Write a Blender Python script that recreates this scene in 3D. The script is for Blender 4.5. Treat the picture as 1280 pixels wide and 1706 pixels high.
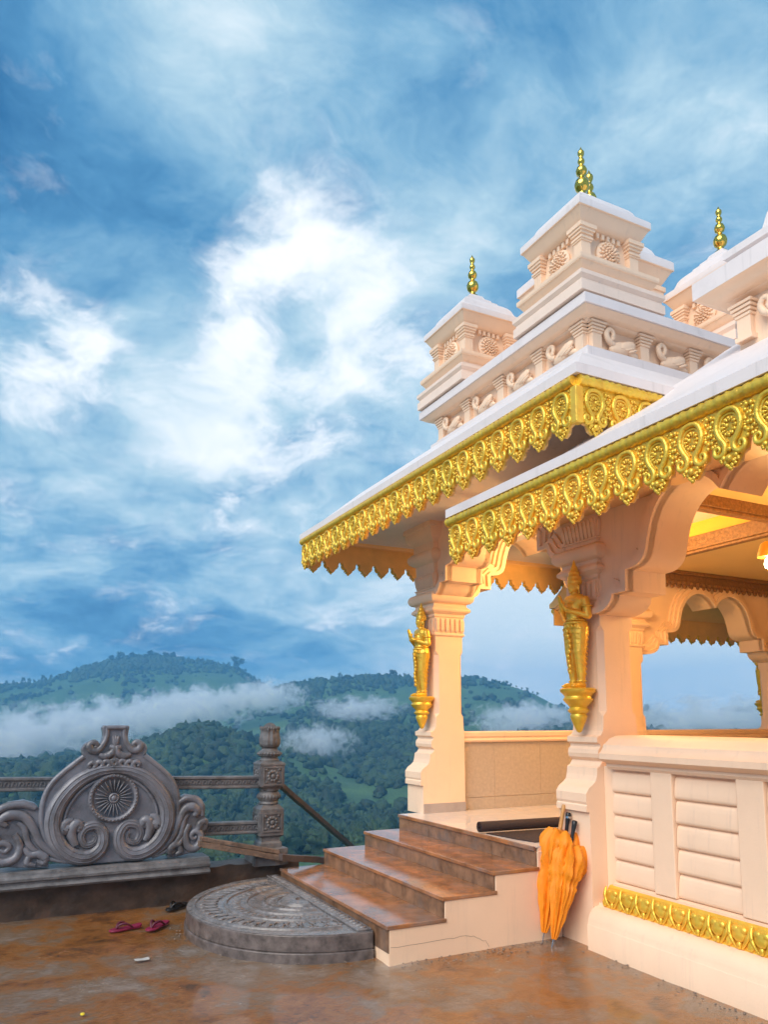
import bpy, bmesh, math, random
import numpy as np
from mathutils import Vector, Matrix, noise as mnoise
random.seed(7); np.random.seed(7)
S = bpy.context.scene
for o in list(bpy.data.objects): bpy.data.objects.remove(o)
R = math.radians

# ------------------------------------------------------------------ camera
H = 1.65                      # eye height over the terrace
FPX, YAW, PIT, PY = 1252.0, R(26.5), R(7.22), 1039.0   # solved from the vanishing points (1280 px wide picture)
FW = np.array([math.sin(YAW)*math.cos(PIT), math.cos(YAW)*math.cos(PIT), math.sin(PIT)])
RT = np.array([math.cos(YAW), -math.sin(YAW), 0.0]); UP = np.cross(RT, FW)
cam = bpy.data.cameras.new('camera'); co = bpy.data.objects.new('camera', cam); S.collection.objects.link(co)
cam.sensor_fit = 'HORIZONTAL'; cam.sensor_width = 36; cam.lens = 36*FPX/1280
cam.shift_y = (PY-853)/1280; cam.clip_start = .05; cam.clip_end = 20000
co.matrix_world = Matrix(((RT[0], UP[0], -FW[0], 0), (RT[1], UP[1], -FW[1], 0), (RT[2], UP[2], -FW[2], H), (0, 0, 0, 1)))
S.camera = co
S.render.engine = 'CYCLES'

# ------------------------------------------------------------------ sky and sun
SUN_EL, SUN_DIR = R(40), Vector((-.80, -.42, 0)).normalized()
w = bpy.data.worlds.new('World'); S.world = w; w.use_nodes = True
nt = w.node_tree; nt.nodes.clear()
def N(t, tree=None, **k):
    n = (tree or nt).nodes.new(t)
    for a, b in k.items():
        if a.startswith('i_'): n.inputs[int(a[2:])].default_value = b
        else: setattr(n, a, b)
    return n
def LK(a, b, tree=None): (tree or nt).links.new(a, b)
def math_node(op, a, b=None, c=None, tree=None, clamp=False):
    n = (tree or nt).nodes.new('ShaderNodeMath'); n.operation = op; n.use_clamp = clamp
    for i, v in enumerate((a, b, c)):
        if v is None: continue
        if isinstance(v, (int, float)): n.inputs[i].default_value = v
        else: (tree or nt).links.new(v, n.inputs[i])
    return n.outputs[0]
def ramp(fac, stops, tree=None, interp='LINEAR'):
    n = (tree or nt).nodes.new('ShaderNodeValToRGB'); cr = n.color_ramp; cr.interpolation = interp
    while len(cr.elements) < len(stops): cr.elements.new(.5)
    for e, (p, c) in zip(cr.elements, stops): e.position = p; e.color = (*c, 1) if len(c) == 3 else c
    (tree or nt).links.new(fac, n.inputs[0]); return n.outputs[0]
sky = N('ShaderNodeTexSky'); sky.sky_type = 'NISHITA'; sky.sun_disc = False
sky.sun_elevation = SUN_EL; sky.sun_rotation = math.atan2(SUN_DIR.x, SUN_DIR.y); sky.air_density = 1.2
skc = N('ShaderNodeVectorMath', operation='SCALE'); LK(sky.outputs[0], skc.inputs[0]); skc.inputs['Scale'].default_value = .05
tc = N('ShaderNodeTexCoord')
sep = N('ShaderNodeSeparateXYZ'); LK(tc.outputs['Generated'], sep.inputs[0])
zz = math_node('ADD', math_node('MAXIMUM', sep.outputs[2], 0.0), .30)
cmb = N('ShaderNodeCombineXYZ'); LK(math_node('DIVIDE', sep.outputs[0], zz), cmb.inputs[0]); LK(math_node('DIVIDE', sep.outputs[1], zz), cmb.inputs[1])
def wnoise(scale, det, rough, dist, off=(0, 0, 0), vec=None):
    m = N('ShaderNodeMapping'); m.inputs[1].default_value = off; LK(vec or cmb.outputs[0], m.inputs[0])
    n = N('ShaderNodeTexNoise'); n.inputs['Scale'].default_value = scale; n.inputs['Detail'].default_value = det
    n.inputs['Roughness'].default_value = rough; n.inputs['Distortion'].default_value = dist
    LK(m.outputs[0], n.inputs['Vector']); return n.outputs['Fac']
def pxdir(px, py):
    d = FW+RT*(px-640)/FPX-UP*(py-PY)/FPX; return d/np.linalg.norm(d)
def lobes(lst):                 # broad thin and thick places of the cloud cover, wide soft lobes on the sky
    acc = None
    for (px, py, sz, amp) in lst:
        dp = N('ShaderNodeVectorMath', operation='DISTANCE'); LK(tc.outputs['Generated'], dp.inputs[0]); dp.inputs[1].default_value = pxdir(px, py)
        q = math_node('DIVIDE', dp.outputs['Value'], sz); g = math_node('MULTIPLY', math_node('EXPONENT', math_node('MULTIPLY', math_node('MULTIPLY', q, q), -1.0)), amp)
        acc = g if acc is None else math_node('ADD', acc, g)
    return acc
# warp the cloud plane so that the edges billow
wn = N('ShaderNodeTexNoise'); wn.inputs['Scale'].default_value = 2.2; wn.inputs['Detail'].default_value = 4; LK(cmb.outputs[0], wn.inputs['Vector'])
wsub = N('ShaderNodeVectorMath', operation='SUBTRACT'); LK(wn.outputs['Color'], wsub.inputs[0]); wsub.inputs[1].default_value = (.5, .5, .5)
wsc = N('ShaderNodeVectorMath', operation='SCALE'); LK(wsub.outputs[0], wsc.inputs[0]); wsc.inputs['Scale'].default_value = .35
wadd = N('ShaderNodeVectorMath', operation='ADD'); LK(cmb.outputs[0], wadd.inputs[0]); LK(wsc.outputs[0], wadd.inputs[1]); WV = wadd.outputs[0]
st1 = wnoise(1.45, 12, .61, 0, (3.9, 1.5, 0), WV); st2 = wnoise(.55, 2, .5, 0, (1.4, 8.2, 0)); st3 = wnoise(4.4, 11, .64, 0, (2.2, 5.1, 0), WV)
stratus = math_node('ADD', math_node('MULTIPLY_ADD', st1, 1.25, -.625+.545), math_node('MULTIPLY_ADD', st2, .30, -.15))
stratus = math_node('ADD', stratus, math_node('MULTIPLY_ADD', st3, .62, -.31))
stratus = math_node('ADD', stratus, lobes([(170, 300, .22, -.13), (640, 190, .13, -.06), (70, 840, .16, -.14), (500, 800, .10, -.10), (200, 930, .14, -.06), (860, 1120, .2, .46), (1200, 1080, .30, .60), (250, 1000, .2, .03), (960, 420, .26, .12), (330, 60, .13, .12), (480, 520, .24, .26), (90, 660, .20, .22), (330, 690, .12, .06), (60, 60, .10, .12), (380, 860, .16, .06), (1000, 60, .2, .04)]))
skyb = ramp(stratus, [(.22, (.006, .042, .115)), (.36, (.013, .076, .180)), (.51, (.046, .148, .270)), (.65, (.12, .24, .345)), (.79, (.24, .35, .42)), (.94, (.43, .49, .52))])
puff = math_node('ADD', math_node('MULTIPLY_ADD', wnoise(2.9, 13, .62, 0, (7.7, 2.9, 0), WV), 1.8, -.9+.42), lobes([(390, 500, .08, .27), (430, 610, .08, .27), (620, 560, .10, .30), (520, 400, .09, .25), (110, 590, .10, .12), (130, 720, .09, .09), (1180, 330, .06, .08), (400, 770, .06, .09), (520, 520, .04, -.20), (880, 1120, .14, .08), (60, 180, .06, .0), (790, 90, .14, -.26), (450, 150, .10, -.08), (60, 200, .12, -.10)]))
puffm = ramp(puff, [(.46, (0, 0, 0)), (.57, (.16,)*3), (.68, (.62,)*3), (.80, (1, 1, 1))])
mixc = N('ShaderNodeMix', data_type='RGBA'); LK(puffm, mixc.inputs[0]); LK(skyb, mixc.inputs[6]); mixc.inputs[7].default_value = (.57, .585, .60, 1)
skycol = mixc.outputs[2]
mixs = N('ShaderNodeMix', data_type='RGBA'); mixs.inputs[0].default_value = .92
LK(skc.outputs[0], mixs.inputs[6]); LK(skycol, mixs.inputs[7])
bg = N('ShaderNodeBackground'); bg.inputs[1].default_value = 1.0; LK(mixs.outputs[2], bg.inputs[0])
wo = N('ShaderNodeOutputWorld'); LK(bg.outputs[0], wo.inputs[0])
sl = bpy.data.lights.new('sun', 'SUN'); so = bpy.data.objects.new('sun', sl); S.collection.objects.link(so)
sl.energy = 1.75; sl.angle = R(50); sl.color = (1, .92, .82)
sd = (SUN_DIR*math.cos(SUN_EL)+Vector((0, 0, math.sin(SUN_EL)))); so.rotation_euler = sd.to_track_quat('Z', 'Y').to_euler()
vs = S.view_settings; vs.view_transform = 'Standard'; vs.look = 'None'; vs.exposure = 1.1; vs.gamma = 1
S.cycles.max_bounces = 10; S.cycles.volume_bounces = 6; S.cycles.volume_step_rate = 1.0; S.cycles.volume_max_steps = 192
S.cycles.use_denoising = True; S.cycles.sample_clamp_indirect = 4
S.cycles.use_adaptive_sampling = True; S.cycles.adaptive_threshold = .02

# ------------------------------------------------------------------ helpers
WM = {}
def link(o): S.collection.objects.link(o); return o
def place(o, parent=None, M=None):
    M = M or Matrix.Identity(4)
    if parent is not None:
        o.parent = parent; o.matrix_parent_inverse = WM[parent.name].inverted()
    o.matrix_basis = M; WM[o.name] = M; return o
def tag(o, label=None, cat=None, group=None, kind=None):
    for k, v in (('label', label), ('category', cat), ('group', group), ('kind', kind)):
        if v: o[k] = v
    return o
def thing(name, loc, label, cat, group=None, rz=0):
    o = link(bpy.data.objects.new(name, None)); o.empty_display_size = .2
    place(o, None, Matrix.Translation(loc) @ Matrix.Rotation(rz, 4, 'Z')); return tag(o, label, cat, group)
def T(x, y, z, rz=0): return Matrix.Translation((x, y, z)) @ Matrix.Rotation(rz, 4, 'Z')
class MB:
    def __init__(s): s.v = []; s.f = []
    def raw(s, vs, fs):
        o = len(s.v); s.v += [tuple(map(float, p)) for p in vs]; s.f += [tuple(i+o for i in f) for f in fs]; return s
    def box(s, x0, x1, y0, y1, z0, z1):
        return s.raw([(x0, y0, z0), (x1, y0, z0), (x1, y1, z0), (x0, y1, z0), (x0, y0, z1), (x1, y0, z1), (x1, y1, z1), (x0, y1, z1)],
                     [(3, 2, 1, 0), (4, 5, 6, 7), (0, 1, 5, 4), (1, 2, 6, 5), (2, 3, 7, 6), (3, 0, 4, 7)])
    def prism(s, pts, a0, a1, axis):
        n = len(pts)
        mp = {'x': lambda p, a: (a, p[0], p[1]), 'y': lambda p, a: (p[0], a, p[1]), 'z': lambda p, a: (p[0], p[1], a)}[axis]
        vs = [mp(p, a0) for p in pts]+[mp(p, a1) for p in pts]
        return s.raw(vs, [tuple(range(n-1, -1, -1)), tuple(range(n, 2*n))]+[(i, (i+1) % n, n+(i+1) % n, n+i) for i in range(n)])
    def rings(s, rings, close=True, cap=True):
        n = len(rings[0]); o = len(s.v); vs = [p for r in rings for p in r]; fs = []
        for k in range(len(rings)-1):
            for i in range(n if close else n-1):
                j = (i+1) % n; fs.append((k*n+i, k*n+j, (k+1)*n+j, (k+1)*n+i))
        if cap and close: fs += [tuple(range(n-1, -1, -1)), tuple((len(rings)-1)*n+i for i in range(n))]
        return s.raw(vs, fs)
    def sq(s, prof, cx=0, cy=0, ex=0, ey=0):
        return s.rings([[(cx-h-ex, cy-h-ey, z), (cx+h+ex, cy-h-ey, z), (cx+h+ex, cy+h+ey, z), (cx-h-ex, cy+h+ey, z)] for h, z in prof])
    def lathe(s, prof, cx=0, cy=0, n=16, flute=0, nf=0):
        return s.rings([[(cx+r*(1+flute*math.cos(nf*2*math.pi*i/n))*math.cos(2*math.pi*i/n), cy+r*(1+flute*math.cos(nf*2*math.pi*i/n))*math.sin(2*math.pi*i/n), z) for i in range(n)] for r, z in prof])
    def tube(s, pts, rad, n=6, flat=None):
        P = [Vector(p) for p in pts]; m = len(P)
        if isinstance(rad, (int, float)): rad = [rad]*m
        rings = []; ref = None
        for i in range(m):
            t = (P[min(i+1, m-1)]-P[max(i-1, 0)]).normalized()
            if ref is None: ref = Vector((0, 0, 1)) if abs(t.z) < .9 else Vector((0, 1, 0))
            a = (ref-t*ref.dot(t)).normalized(); b_ = t.cross(a); ref = a
            rings.append([tuple(P[i]+a*(rad[i]*math.cos(2*math.pi*k/n))+b_*(rad[i]*math.sin(2*math.pi*k/n))) for k in range(n)])
        return s.rings(rings)
    def ell(s, c, r, nu=8, nv=5, M=None):
        if isinstance(r, (int, float)): r = (r, r, r)
        vs = []; fs = []
        for j in range(1, nv):
            ph = math.pi*j/nv
            for i in range(nu):
                th = 2*math.pi*i/nu; vs.append(Vector((r[0]*math.sin(ph)*math.cos(th), r[1]*math.sin(ph)*math.sin(th), r[2]*math.cos(ph))))
        vs += [Vector((0, 0, r[2])), Vector((0, 0, -r[2]))]; k = len(vs)
        for j in range(nv-2):
            for i in range(nu): fs.append((j*nu+i, (j+1)*nu+i, (j+1)*nu+(i+1) % nu, j*nu+(i+1) % nu))
        for i in range(nu): fs.append((k-2, i, (i+1) % nu)); fs.append((k-1, (nv-2)*nu+(i+1) % nu, (nv-2)*nu+i))
        if M: vs = [M @ p for p in vs]
        return s.raw([p+Vector(c) for p in vs], fs)
    def cap(s, a, b_, ra, rb, n=10):      # tapered capsule
        a, b_ = Vector(a), Vector(b_); s.tube([a, a.lerp(b_, .33), a.lerp(b_, .67), b_], [ra, ra+(rb-ra)/3, ra+(rb-ra)*2/3, rb], n); s.ell(a, ra, n, 6); return s.ell(b_, rb, n, 6)
    def xf(s, fn): s.v = [tuple(fn(*p)) for p in s.v]; return s
    def mesh(s, name, mat, smooth=None, recalc=True):
        me = bpy.data.meshes.new(name); me.from_pydata(s.v, [], s.f)
        if recalc:
            bm = bmesh.new(); bm.from_mesh(me); bmesh.ops.recalc_face_normals(bm, faces=bm.faces); bm.to_mesh(me); bm.free()
        me.materials.append(mat)
        if smooth is not None:
            me.polygons.foreach_set('use_smooth', [True]*len(me.polygons)); me.set_sharp_from_angle(angle=R(smooth))
        return me
    def build(s, name, mat, parent=None, M=None, smooth=None, bevel=0, seg=2, recalc=True):
        o = link(bpy.data.objects.new(name, s.mesh(name, mat, smooth, recalc))); place(o, parent, M)
        if bevel: bev(o, bevel, seg)
        return o
def bev(o, wd, seg=2):
    m = o.modifiers.new('bevel', 'BEVEL'); m.width = wd; m.segments = seg; m.limit_method = 'ANGLE'; m.angle_limit = R(35); return o
def inst(name, me, parent, M, bevel=0):
    o = link(bpy.data.objects.new(name, me)); place(o, parent, M)
    if bevel: bev(o, bevel)
    return o
def spline(pts, n=8):                      # Catmull-Rom through 2D/3D points
    P = [np.array(p, float) for p in pts]; P = [2*P[0]-P[1]]+P+[2*P[-1]-P[-2]]; out = []
    for i in range(1, len(P)-2):
        for k in range(n):
            t = k/n; a, b_, c, d = P[i-1:i+3]
            out.append(.5*((2*b_)+(c-a)*t+(2*a-5*b_+4*c-d)*t*t+(3*b_-a-3*c+d)*t**3))
    return out+[P[-2]]

# ------------------------------------------------------------------ materials
def mat(name, base, rough=.6, metal=0, var=.12, vscale=6, bump=.15, bscale=40, stain=None, spec=.5, coat=0, coords='Object', streak=None, indiv=0):
    m = bpy.data.materials.new(name); m.use_nodes = True; t = m.node_tree; p = t.nodes['Principled BSDF']
    tcn = N('ShaderNodeTexCoord', t); geo = N('ShaderNodeNewGeometry', t)
    vec = geo.outputs['Position'] if coords == 'World' else tcn.outputs['Object']
    n1 = N('ShaderNodeTexNoise', t); n1.inputs['Scale'].default_value = vscale; n1.inputs['Detail'].default_value = 8; n1.inputs['Roughness'].default_value = .6; LK(vec, n1.inputs['Vector'], t)
    lo = tuple(c*(1-var) for c in base); hi = tuple(min(1, c*(1+var)) for c in base)
    col = ramp(n1.outputs['Fac'], [(.3, lo), (.7, hi)], t)
    if stain:                              # (colour, scale, threshold, amount)
        n3 = N('ShaderNodeTexNoise', t); n3.inputs['Scale'].default_value = stain[1]; n3.inputs['Detail'].default_value = 10; n3.inputs['Roughness'].default_value = .65; n3.inputs['Distortion'].default_value = .4; LK(vec, n3.inputs['Vector'], t)
        f = ramp(n3.outputs['Fac'], [(stain[2], (0, 0, 0)), (min(1, stain[2]+.22), (stain[3],)*3)], t)
        mx = N('ShaderNodeMix', t, data_type='RGBA'); LK(f, mx.inputs[0], t); LK(col, mx.inputs[6], t); mx.inputs[7].default_value = (*stain[0], 1); col = mx.outputs[2]
    if streak:                             # (colour, threshold, amount): rain streaks running down the paint
        mp = N('ShaderNodeMapping', t); mp.inputs[3].default_value = (9, 9, .55); LK(geo.outputs['Position'], mp.inputs[0], t)
        n4 = N('ShaderNodeTexNoise', t); n4.inputs['Scale'].default_value = 1.6; n4.inputs['Detail'].default_value = 7; n4.inputs['Roughness'].default_value = .7; LK(mp.outputs[0], n4.inputs['Vector'], t)
        f = ramp(n4.outputs['Fac'], [(streak[1], (0, 0, 0)), (streak[1]+.2, (streak[2],)*3)], t)
        mx = N('ShaderNodeMix', t, data_type='RGBA'); LK(f, mx.inputs[0], t); LK(col, mx.inputs[6], t); mx.inputs[7].default_value = (*streak[0], 1); col = mx.outputs[2]
    if indiv:
        oi = N('ShaderNodeObjectInfo', t); hv = N('ShaderNodeHueSaturation', t); LK(col, hv.inputs['Color'], t)
        LK(math_node('ADD', math_node('MULTIPLY', oi.outputs['Random'], indiv, tree=t), 1-indiv/2, tree=t), hv.inputs['Value'], t)
        LK(math_node('ADD', math_node('MULTIPLY', oi.outputs['Random'], -.012, tree=t), .502, tree=t), hv.inputs['Hue'], t); col = hv.outputs[0]
    LK(col, p.inputs['Base Color'], t)
    p.inputs['Roughness'].default_value = rough; p.inputs['Metallic'].default_value = metal
    p.inputs['Specular IOR Level'].default_value = spec; p.inputs['Coat Weight'].default_value = coat
    if bump:
        n2 = N('ShaderNodeTexNoise', t); n2.inputs['Scale'].default_value = bscale; n2.inputs['Detail'].default_value = 6; LK(vec, n2.inputs['Vector'], t)
        bp = N('ShaderNodeBump', t); bp.inputs['Strength'].default_value = bump; bp.inputs['Distance'].default_value = .01; LK(n2.outputs['Fac'], bp.inputs['Height'], t); LK(bp.outputs[0], p.inputs['Normal'], t)
    return m
PEACH = mat('peach_paint', (.925, .665, .47), .55, var=.04, vscale=3, bump=.10, bscale=70, stain=((.76, .52, .36), 1.3, .58, .5), coords='World', streak=((.56, .42, .33), .56, .42))
WHITE = mat('white_roof_paint', (.80, .72, .70), .45, var=.05, vscale=2.2, bump=.10, bscale=30, stain=((.55, .49, .47), 1.7, .58, .55), coords='World', streak=((.42, .38, .36), .57, .45))
CREAMW = mat('pale_cream_paint', (.90, .70, .57), .5, var=.05, vscale=3, bump=.08, bscale=60, coords='World', streak=((.50, .42, .37), .57, .4))
CREAM = mat('interior_paint', (.88, .62, .26), .5, var=.04, vscale=2, bump=.03, coords='World')
SOFF = mat('soffit_paint', (.93, .58, .26), .5, var=.05, vscale=3, bump=.05, coords='World')
TOOTHP = mat('orange_board_paint', (.92, .55, .19), .5, var=.08, vscale=6, bump=.1)
COFFER = mat('coffer_paint', (.92, .50, .06), .45, var=.03, bump=.03)
GOLD = mat('gold_paint', (1.0, .60, .065), .30, .45, var=.16, vscale=14, bump=.35, bscale=55, spec=.6, stain=((.55, .26, .02), 9, .56, .6), indiv=.22)
GOLDP = mat('polished_gold', (1.0, .56, .10), .10, 1.0, var=.08, vscale=8, bump=.03)
CARVED = mat('carved_brown_timber', (.26, .125, .05), .45, var=.4, vscale=30, bump=.6, bscale=60)
GRAN = mat('wet_granite', (.36, .15, .06), .09, var=.45, vscale=5, bump=.05, bscale=120, stain=((.25, .22, .21), 2.2, .50, .7), spec=.8, coords='World')
RISER = mat('granite_riser', (.24, .13, .075), .28, var=.5, vscale=9, bump=.12, bscale=90, stain=((.15, .135, .13), 2.6, .50, .85), coords='World')
STONE = mat('carved_stone', (.185, .185, .212), .28, var=.25, vscale=7, bump=.3, bscale=60, stain=((.05, .042, .036), 3.6, .50, .85), coords='World')
STONED = mat('weathered_stone', (.14, .135, .14), .5, var=.4, vscale=9, bump=.7, bscale=38, stain=((.035, .028, .024), 5, .5, .8), coords='World')
STONEB = mat('shaded_dirty_stone', (.05, .045, .045), .5, var=.4, vscale=12, bump=.5)  # dirt plus recess shade put into the colour behind the wheel spokes
MOON = mat('moonstone_granite', (.195, .18, .18), .17, var=.35, vscale=16, bump=.4, bscale=55, stain=((.10, .075, .06), 6, .5, .75), coords='World')
MOONS = mat('moonstone_edge', (.135, .108, .10), .32, var=.55, vscale=14, bump=.3, bscale=70, stain=((.07, .055, .05), 5, .5, .7), coords='World')
EARTH = mat('damp_plaster_wall', (.075, .048, .034), .55, var=.5, vscale=6, bump=.9, bscale=22, stain=((.19, .075, .035), 3, .55, .7), coords='World')
TILE = mat('floor_tile', (.66, .60, .56), .14, var=.05, bump=.02, coords='World')
WTILE = mat('wall_tile', (.50, .41, .33), .30, var=.10, vscale=30, bump=.02, coords='World')
ORANGE = mat('orange_cloth', (.85, .27, .006), .62, var=.10, vscale=18, bump=.25, bscale=90)
WOODH = mat('pale_wood', (.58, .29, .09), .4, var=.2, vscale=25)
BLACK = mat('black_plastic', (.012, .012, .014), .3, var=.1)
CHROME = mat('steel', (.6, .6, .6), .2, 1, var=.05)
MAROON = mat('maroon_rubber', (.23, .015, .055), .38, var=.15)
MAROOND = mat('maroon_strap', (.10, .008, .03), .35, var=.15)
MATM = mat('mat_weave', (.035, .018, .017), .75, var=.3, vscale=60, bump=.5, bscale=300)
TIMBER = mat('weathered_timber', (.20, .135, .10), .6, var=.45, vscale=9, bump=.8, bscale=45, stain=((.05, .035, .03), 8, .52, .8))
TIMBERD = mat('dark_timber', (.085, .065, .06), .5, var=.4, vscale=12, bump=.5)
PAPER = mat('paper', (.5, .49, .47), .6)
YELLOW = mat('petal', (.75, .6, .03), .5)
BARK = mat('bark', (.06, .04, .028), .8, var=.3)
def lamp_mat():
    m = bpy.data.materials.new('lit_bulb'); m.use_nodes = True; p = m.node_tree.nodes['Principled BSDF']
    p.inputs['Emission Color'].default_value = (1, .78, .45, 1); p.inputs['Emission Strength'].default_value = 14; return m
BULB = lamp_mat()
def leafmat(name, c1, c2, c3, isl=True):
    m = bpy.data.materials.new(name); m.use_nodes = True; t = m.node_tree; p = t.nodes['Principled BSDF']
    g = N('ShaderNodeNewGeometry', t)
    n1 = N('ShaderNodeTexNoise', t); n1.inputs['Scale'].default_value = .035; n1.inputs['Detail'].default_value = 3; LK(g.outputs['Position'], n1.inputs['Vector'], t)
    n2 = N('ShaderNodeTexNoise', t); n2.inputs['Scale'].default_value = .9; n2.inputs['Detail'].default_value = 6; LK(g.outputs['Position'], n2.inputs['Vector'], t)
    f = math_node('ADD', math_node('MULTIPLY', n1.outputs['Fac'], .45, tree=t), math_node('MULTIPLY', n2.outputs['Fac'], .35, tree=t), tree=t)
    f = math_node('ADD', f, math_node('MULTIPLY', g.outputs['Random Per Island'] if isl else n2.outputs['Fac'], .25, tree=t), tree=t)
    LK(ramp(f, [(.38, c1), (.55, c2), (.75, c3)], t), p.inputs['Base Color'], t); p.inputs['Roughness'].default_value = .7
    bp = N('ShaderNodeBump', t); bp.inputs['Strength'].default_value = 1; bp.inputs['Distance'].default_value = .8; LK(n2.outputs['Fac'], bp.inputs['Height'], t); LK(bp.outputs[0], p.inputs['Normal'], t)
    return m
LEAF = leafmat('forest_leaves', (.010, .026, .010), (.022, .052, .016), (.055, .095, .022))
TREEL = leafmat('tree_leaves', (.014, .034, .014), (.025, .055, .018), (.04, .08, .025))
HILLM = leafmat('tea_slope', (.03, .075, .018), (.06, .125, .024), (.13, .20, .035), False)

# wet terrace floor
def ground_mat():
    m = bpy.data.materials.new('wet_concrete'); m.use_nodes = True; t = m.node_tree; p = t.nodes['Principled BSDF']
    g = N('ShaderNodeNewGeometry', t)
    def nz(s, d=8, r=.6, dist=.3, off=(0, 0, 0)):
        mp = N('ShaderNodeMapping', t); mp.inputs[1].default_value = off; LK(g.outputs['Position'], mp.inputs[0], t)
        n = N('ShaderNodeTexNoise', t); n.inputs['Scale'].default_value = s; n.inputs['Detail'].default_value = d; n.inputs['Roughness'].default_value = r; n.inputs['Distortion'].default_value = dist
        LK(mp.outputs[0], n.inputs['Vector'], t); return n.outputs['Fac']
    a = nz(.9, off=(4, 1, 0)); b_ = nz(3.5, off=(9, 3, 0)); c = nz(14, 8, .7)
    f = math_node('ADD', math_node('ADD', math_node('MULTIPLY', a, .62, tree=t), math_node('MULTIPLY', b_, .42, tree=t), tree=t), math_node('MULTIPLY_ADD', c, .25, -.07, tree=t), tree=t)
    col = ramp(f, [(.43, (.055, .032, .018)), (.49, (.21, .078, .018)), (.55, (.30, .12, .028)), (.61, (.22, .14, .085)), (.69, (.28, .215, .17)), (.78, (.36, .30, .26))], t)
    LK(col, p.inputs['Base Color'], t)
    rr = ramp(math_node('ADD', math_node('MULTIPLY', nz(1.4, 5, off=(2, 7, 0)), .7, tree=t), math_node('MULTIPLY', c, .3, tree=t), tree=t), [(.42, (.05,)*3), (.54, (.15,)*3), (.68, (.42,)*3)], t)
    LK(rr, p.inputs['Roughness'], t); p.inputs['Specular IOR Level'].default_value = .5; p.inputs['Coat Weight'].default_value = .45; p.inputs['Coat Roughness'].default_value = .10
    bp = N('ShaderNodeBump', t); bp.inputs['Strength'].default_value = .55; bp.inputs['Distance'].default_value = .02
    LK(math_node('ADD', math_node('MULTIPLY', c, .6, tree=t), nz(45, 6, .7), tree=t), bp.inputs['Height'], t); LK(bp.outputs[0], p.inputs['Normal'], t)
    return m
GROUND = ground_mat()

# ------------------------------------------------------------------ the terrace floor (structure)
bm = bmesh.new(); bmesh.ops.create_grid(bm, x_segments=150, y_segments=130, size=1)
for v in bm.verts:
    x, y = -5.0+(v.co.x+1)*.5*12, -4.0+(v.co.y+1)*.5*11.3
    z = .018*mnoise.noise((x*.8, y*.8, 0))+.006*mnoise.noise((x*4, y*4, 3))
    z -= max(0, .01-abs(y-99))   # flat elsewhere
    v.co = (x, y, z)
me = bpy.data.meshes.new('terrace_floor'); bm.to_mesh(me); bm.free(); me.materials.append(GROUND)
me.polygons.foreach_set('use_smooth', [True]*len(me.polygons))
tf = place(link(bpy.data.objects.new('terrace_floor', me))); tag(tf, 'wet rust-stained concrete terrace in the foreground', None, None, 'structure')

# ------------------------------------------------------------------ hills: one polar sheet out to the horizon (structure)
def slope_at(px, py):
    d = FW+RT*(px-640)/FPX-UP*(py-PY)/FPX; return d[2]/math.hypot(d[0], d[1])
def az_of(px):
    d = FW+RT*(px-640)/FPX-UP*(1198-PY)/FPX; return math.atan2(d[0], d[1])
PXS = [-900, -400, 0, 60, 100, 150, 200, 250, 300, 350, 400, 430, 460, 500, 560, 600, 660, 700, 770, 800, 850, 890, 920, 960, 1020, 1080, 1130, 1170, 1210, 1280, 1500, 2200]
def prof(d):     # sparse px->y dict to full row
    k = sorted(d); return np.interp(PXS, k, [d[i] for i in k])
skyA = prof({-900: 1165, -400: 1150, 0: 1143, 60: 1141, 100: 1127, 150: 1112, 200: 1102, 250: 1099, 300: 1102, 350: 1107, 400: 1117, 430: 1136, 460: 1158, 500: 1180, 600: 1195, 2200: 1200})
skyB = prof({-900: 1230, 0: 1215, 350: 1195, 430: 1162, 460: 1150, 500: 1140, 560: 1130, 600: 1129, 700: 1131, 800: 1132, 850: 1142, 890: 1155, 920: 1170, 960: 1190, 1020: 1206, 1080: 1206, 2200: 1206})
RINGS = [(9, None, -2.5), (30, None, -9.0), (70, None, -19.0), (120, None, -27.0),
         (190, prof({-900: 1430, 300: 1430, 600: 1425, 2200: 1400}), 0), (260, prof({-900: 1390, 300: 1388, 600: 1395, 900: 1370, 2200: 1340}), 0),
         (340, prof({-900: 1345, 0: 1335, 300: 1330, 450: 1345, 600: 1355, 900: 1320, 2200: 1290}), 0),
         (450, prof({-900: 1290, 0: 1285, 200: 1268, 300: 1243, 350: 1232, 400: 1246, 500: 1275, 600: 1295, 700: 1290, 900: 1270, 2200: 1250}), 0),
         (500, prof({-900: 1280, 0: 1275, 200: 1256, 270: 1236, 330: 1219, 380: 1232, 450: 1252, 560: 1268, 700: 1255, 900: 1250, 2200: 1245}), 0),
         (600, prof({-900: 1285, 0: 1285, 200: 1270, 330: 1245, 400: 1245, 500: 1235, 600: 1225, 700: 1225, 900: 1228, 1080: 1225, 2200: 1235}), 0),
         (760, prof({-900: 1275, 0: 1265, 300: 1240, 400: 1225, 460: 1205, 560: 1190, 700: 1185, 850: 1195, 920: 1212, 1020: 1208, 1080: 1186, 1130: 1199, 1170: 1190, 1210: 1196, 1280: 1183, 1500: 1190, 2200: 1200}), 0),
         (920, np.minimum(skyB+26, 1230), 0), (1050, skyB, 0), (1150, skyB+9, 0), (1280, np.minimum(skyA+24, 1220), 0), (1450, skyA, 0), (1560, skyA+14, 0), (1750, skyA*0+1206, 0)]
azs = np.array([az_of(p) for p in PXS])
def ring_z(i, az):
    r, row, z = RINGS[i]
    if row is None: return z
    px = np.interp(az, azs, PXS); py = np.interp(az, azs, row)
    return H+r*slope_at(px, py)
AZ = np.concatenate([np.linspace(R(-88), R(-26), 60)[:-1], np.linspace(R(-26), R(80), 420), np.linspace(R(80), R(91), 12)[1:]])
ring_tab = np.array([[ring_z(i, a) for a in AZ] for i in range(len(RINGS))])
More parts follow.
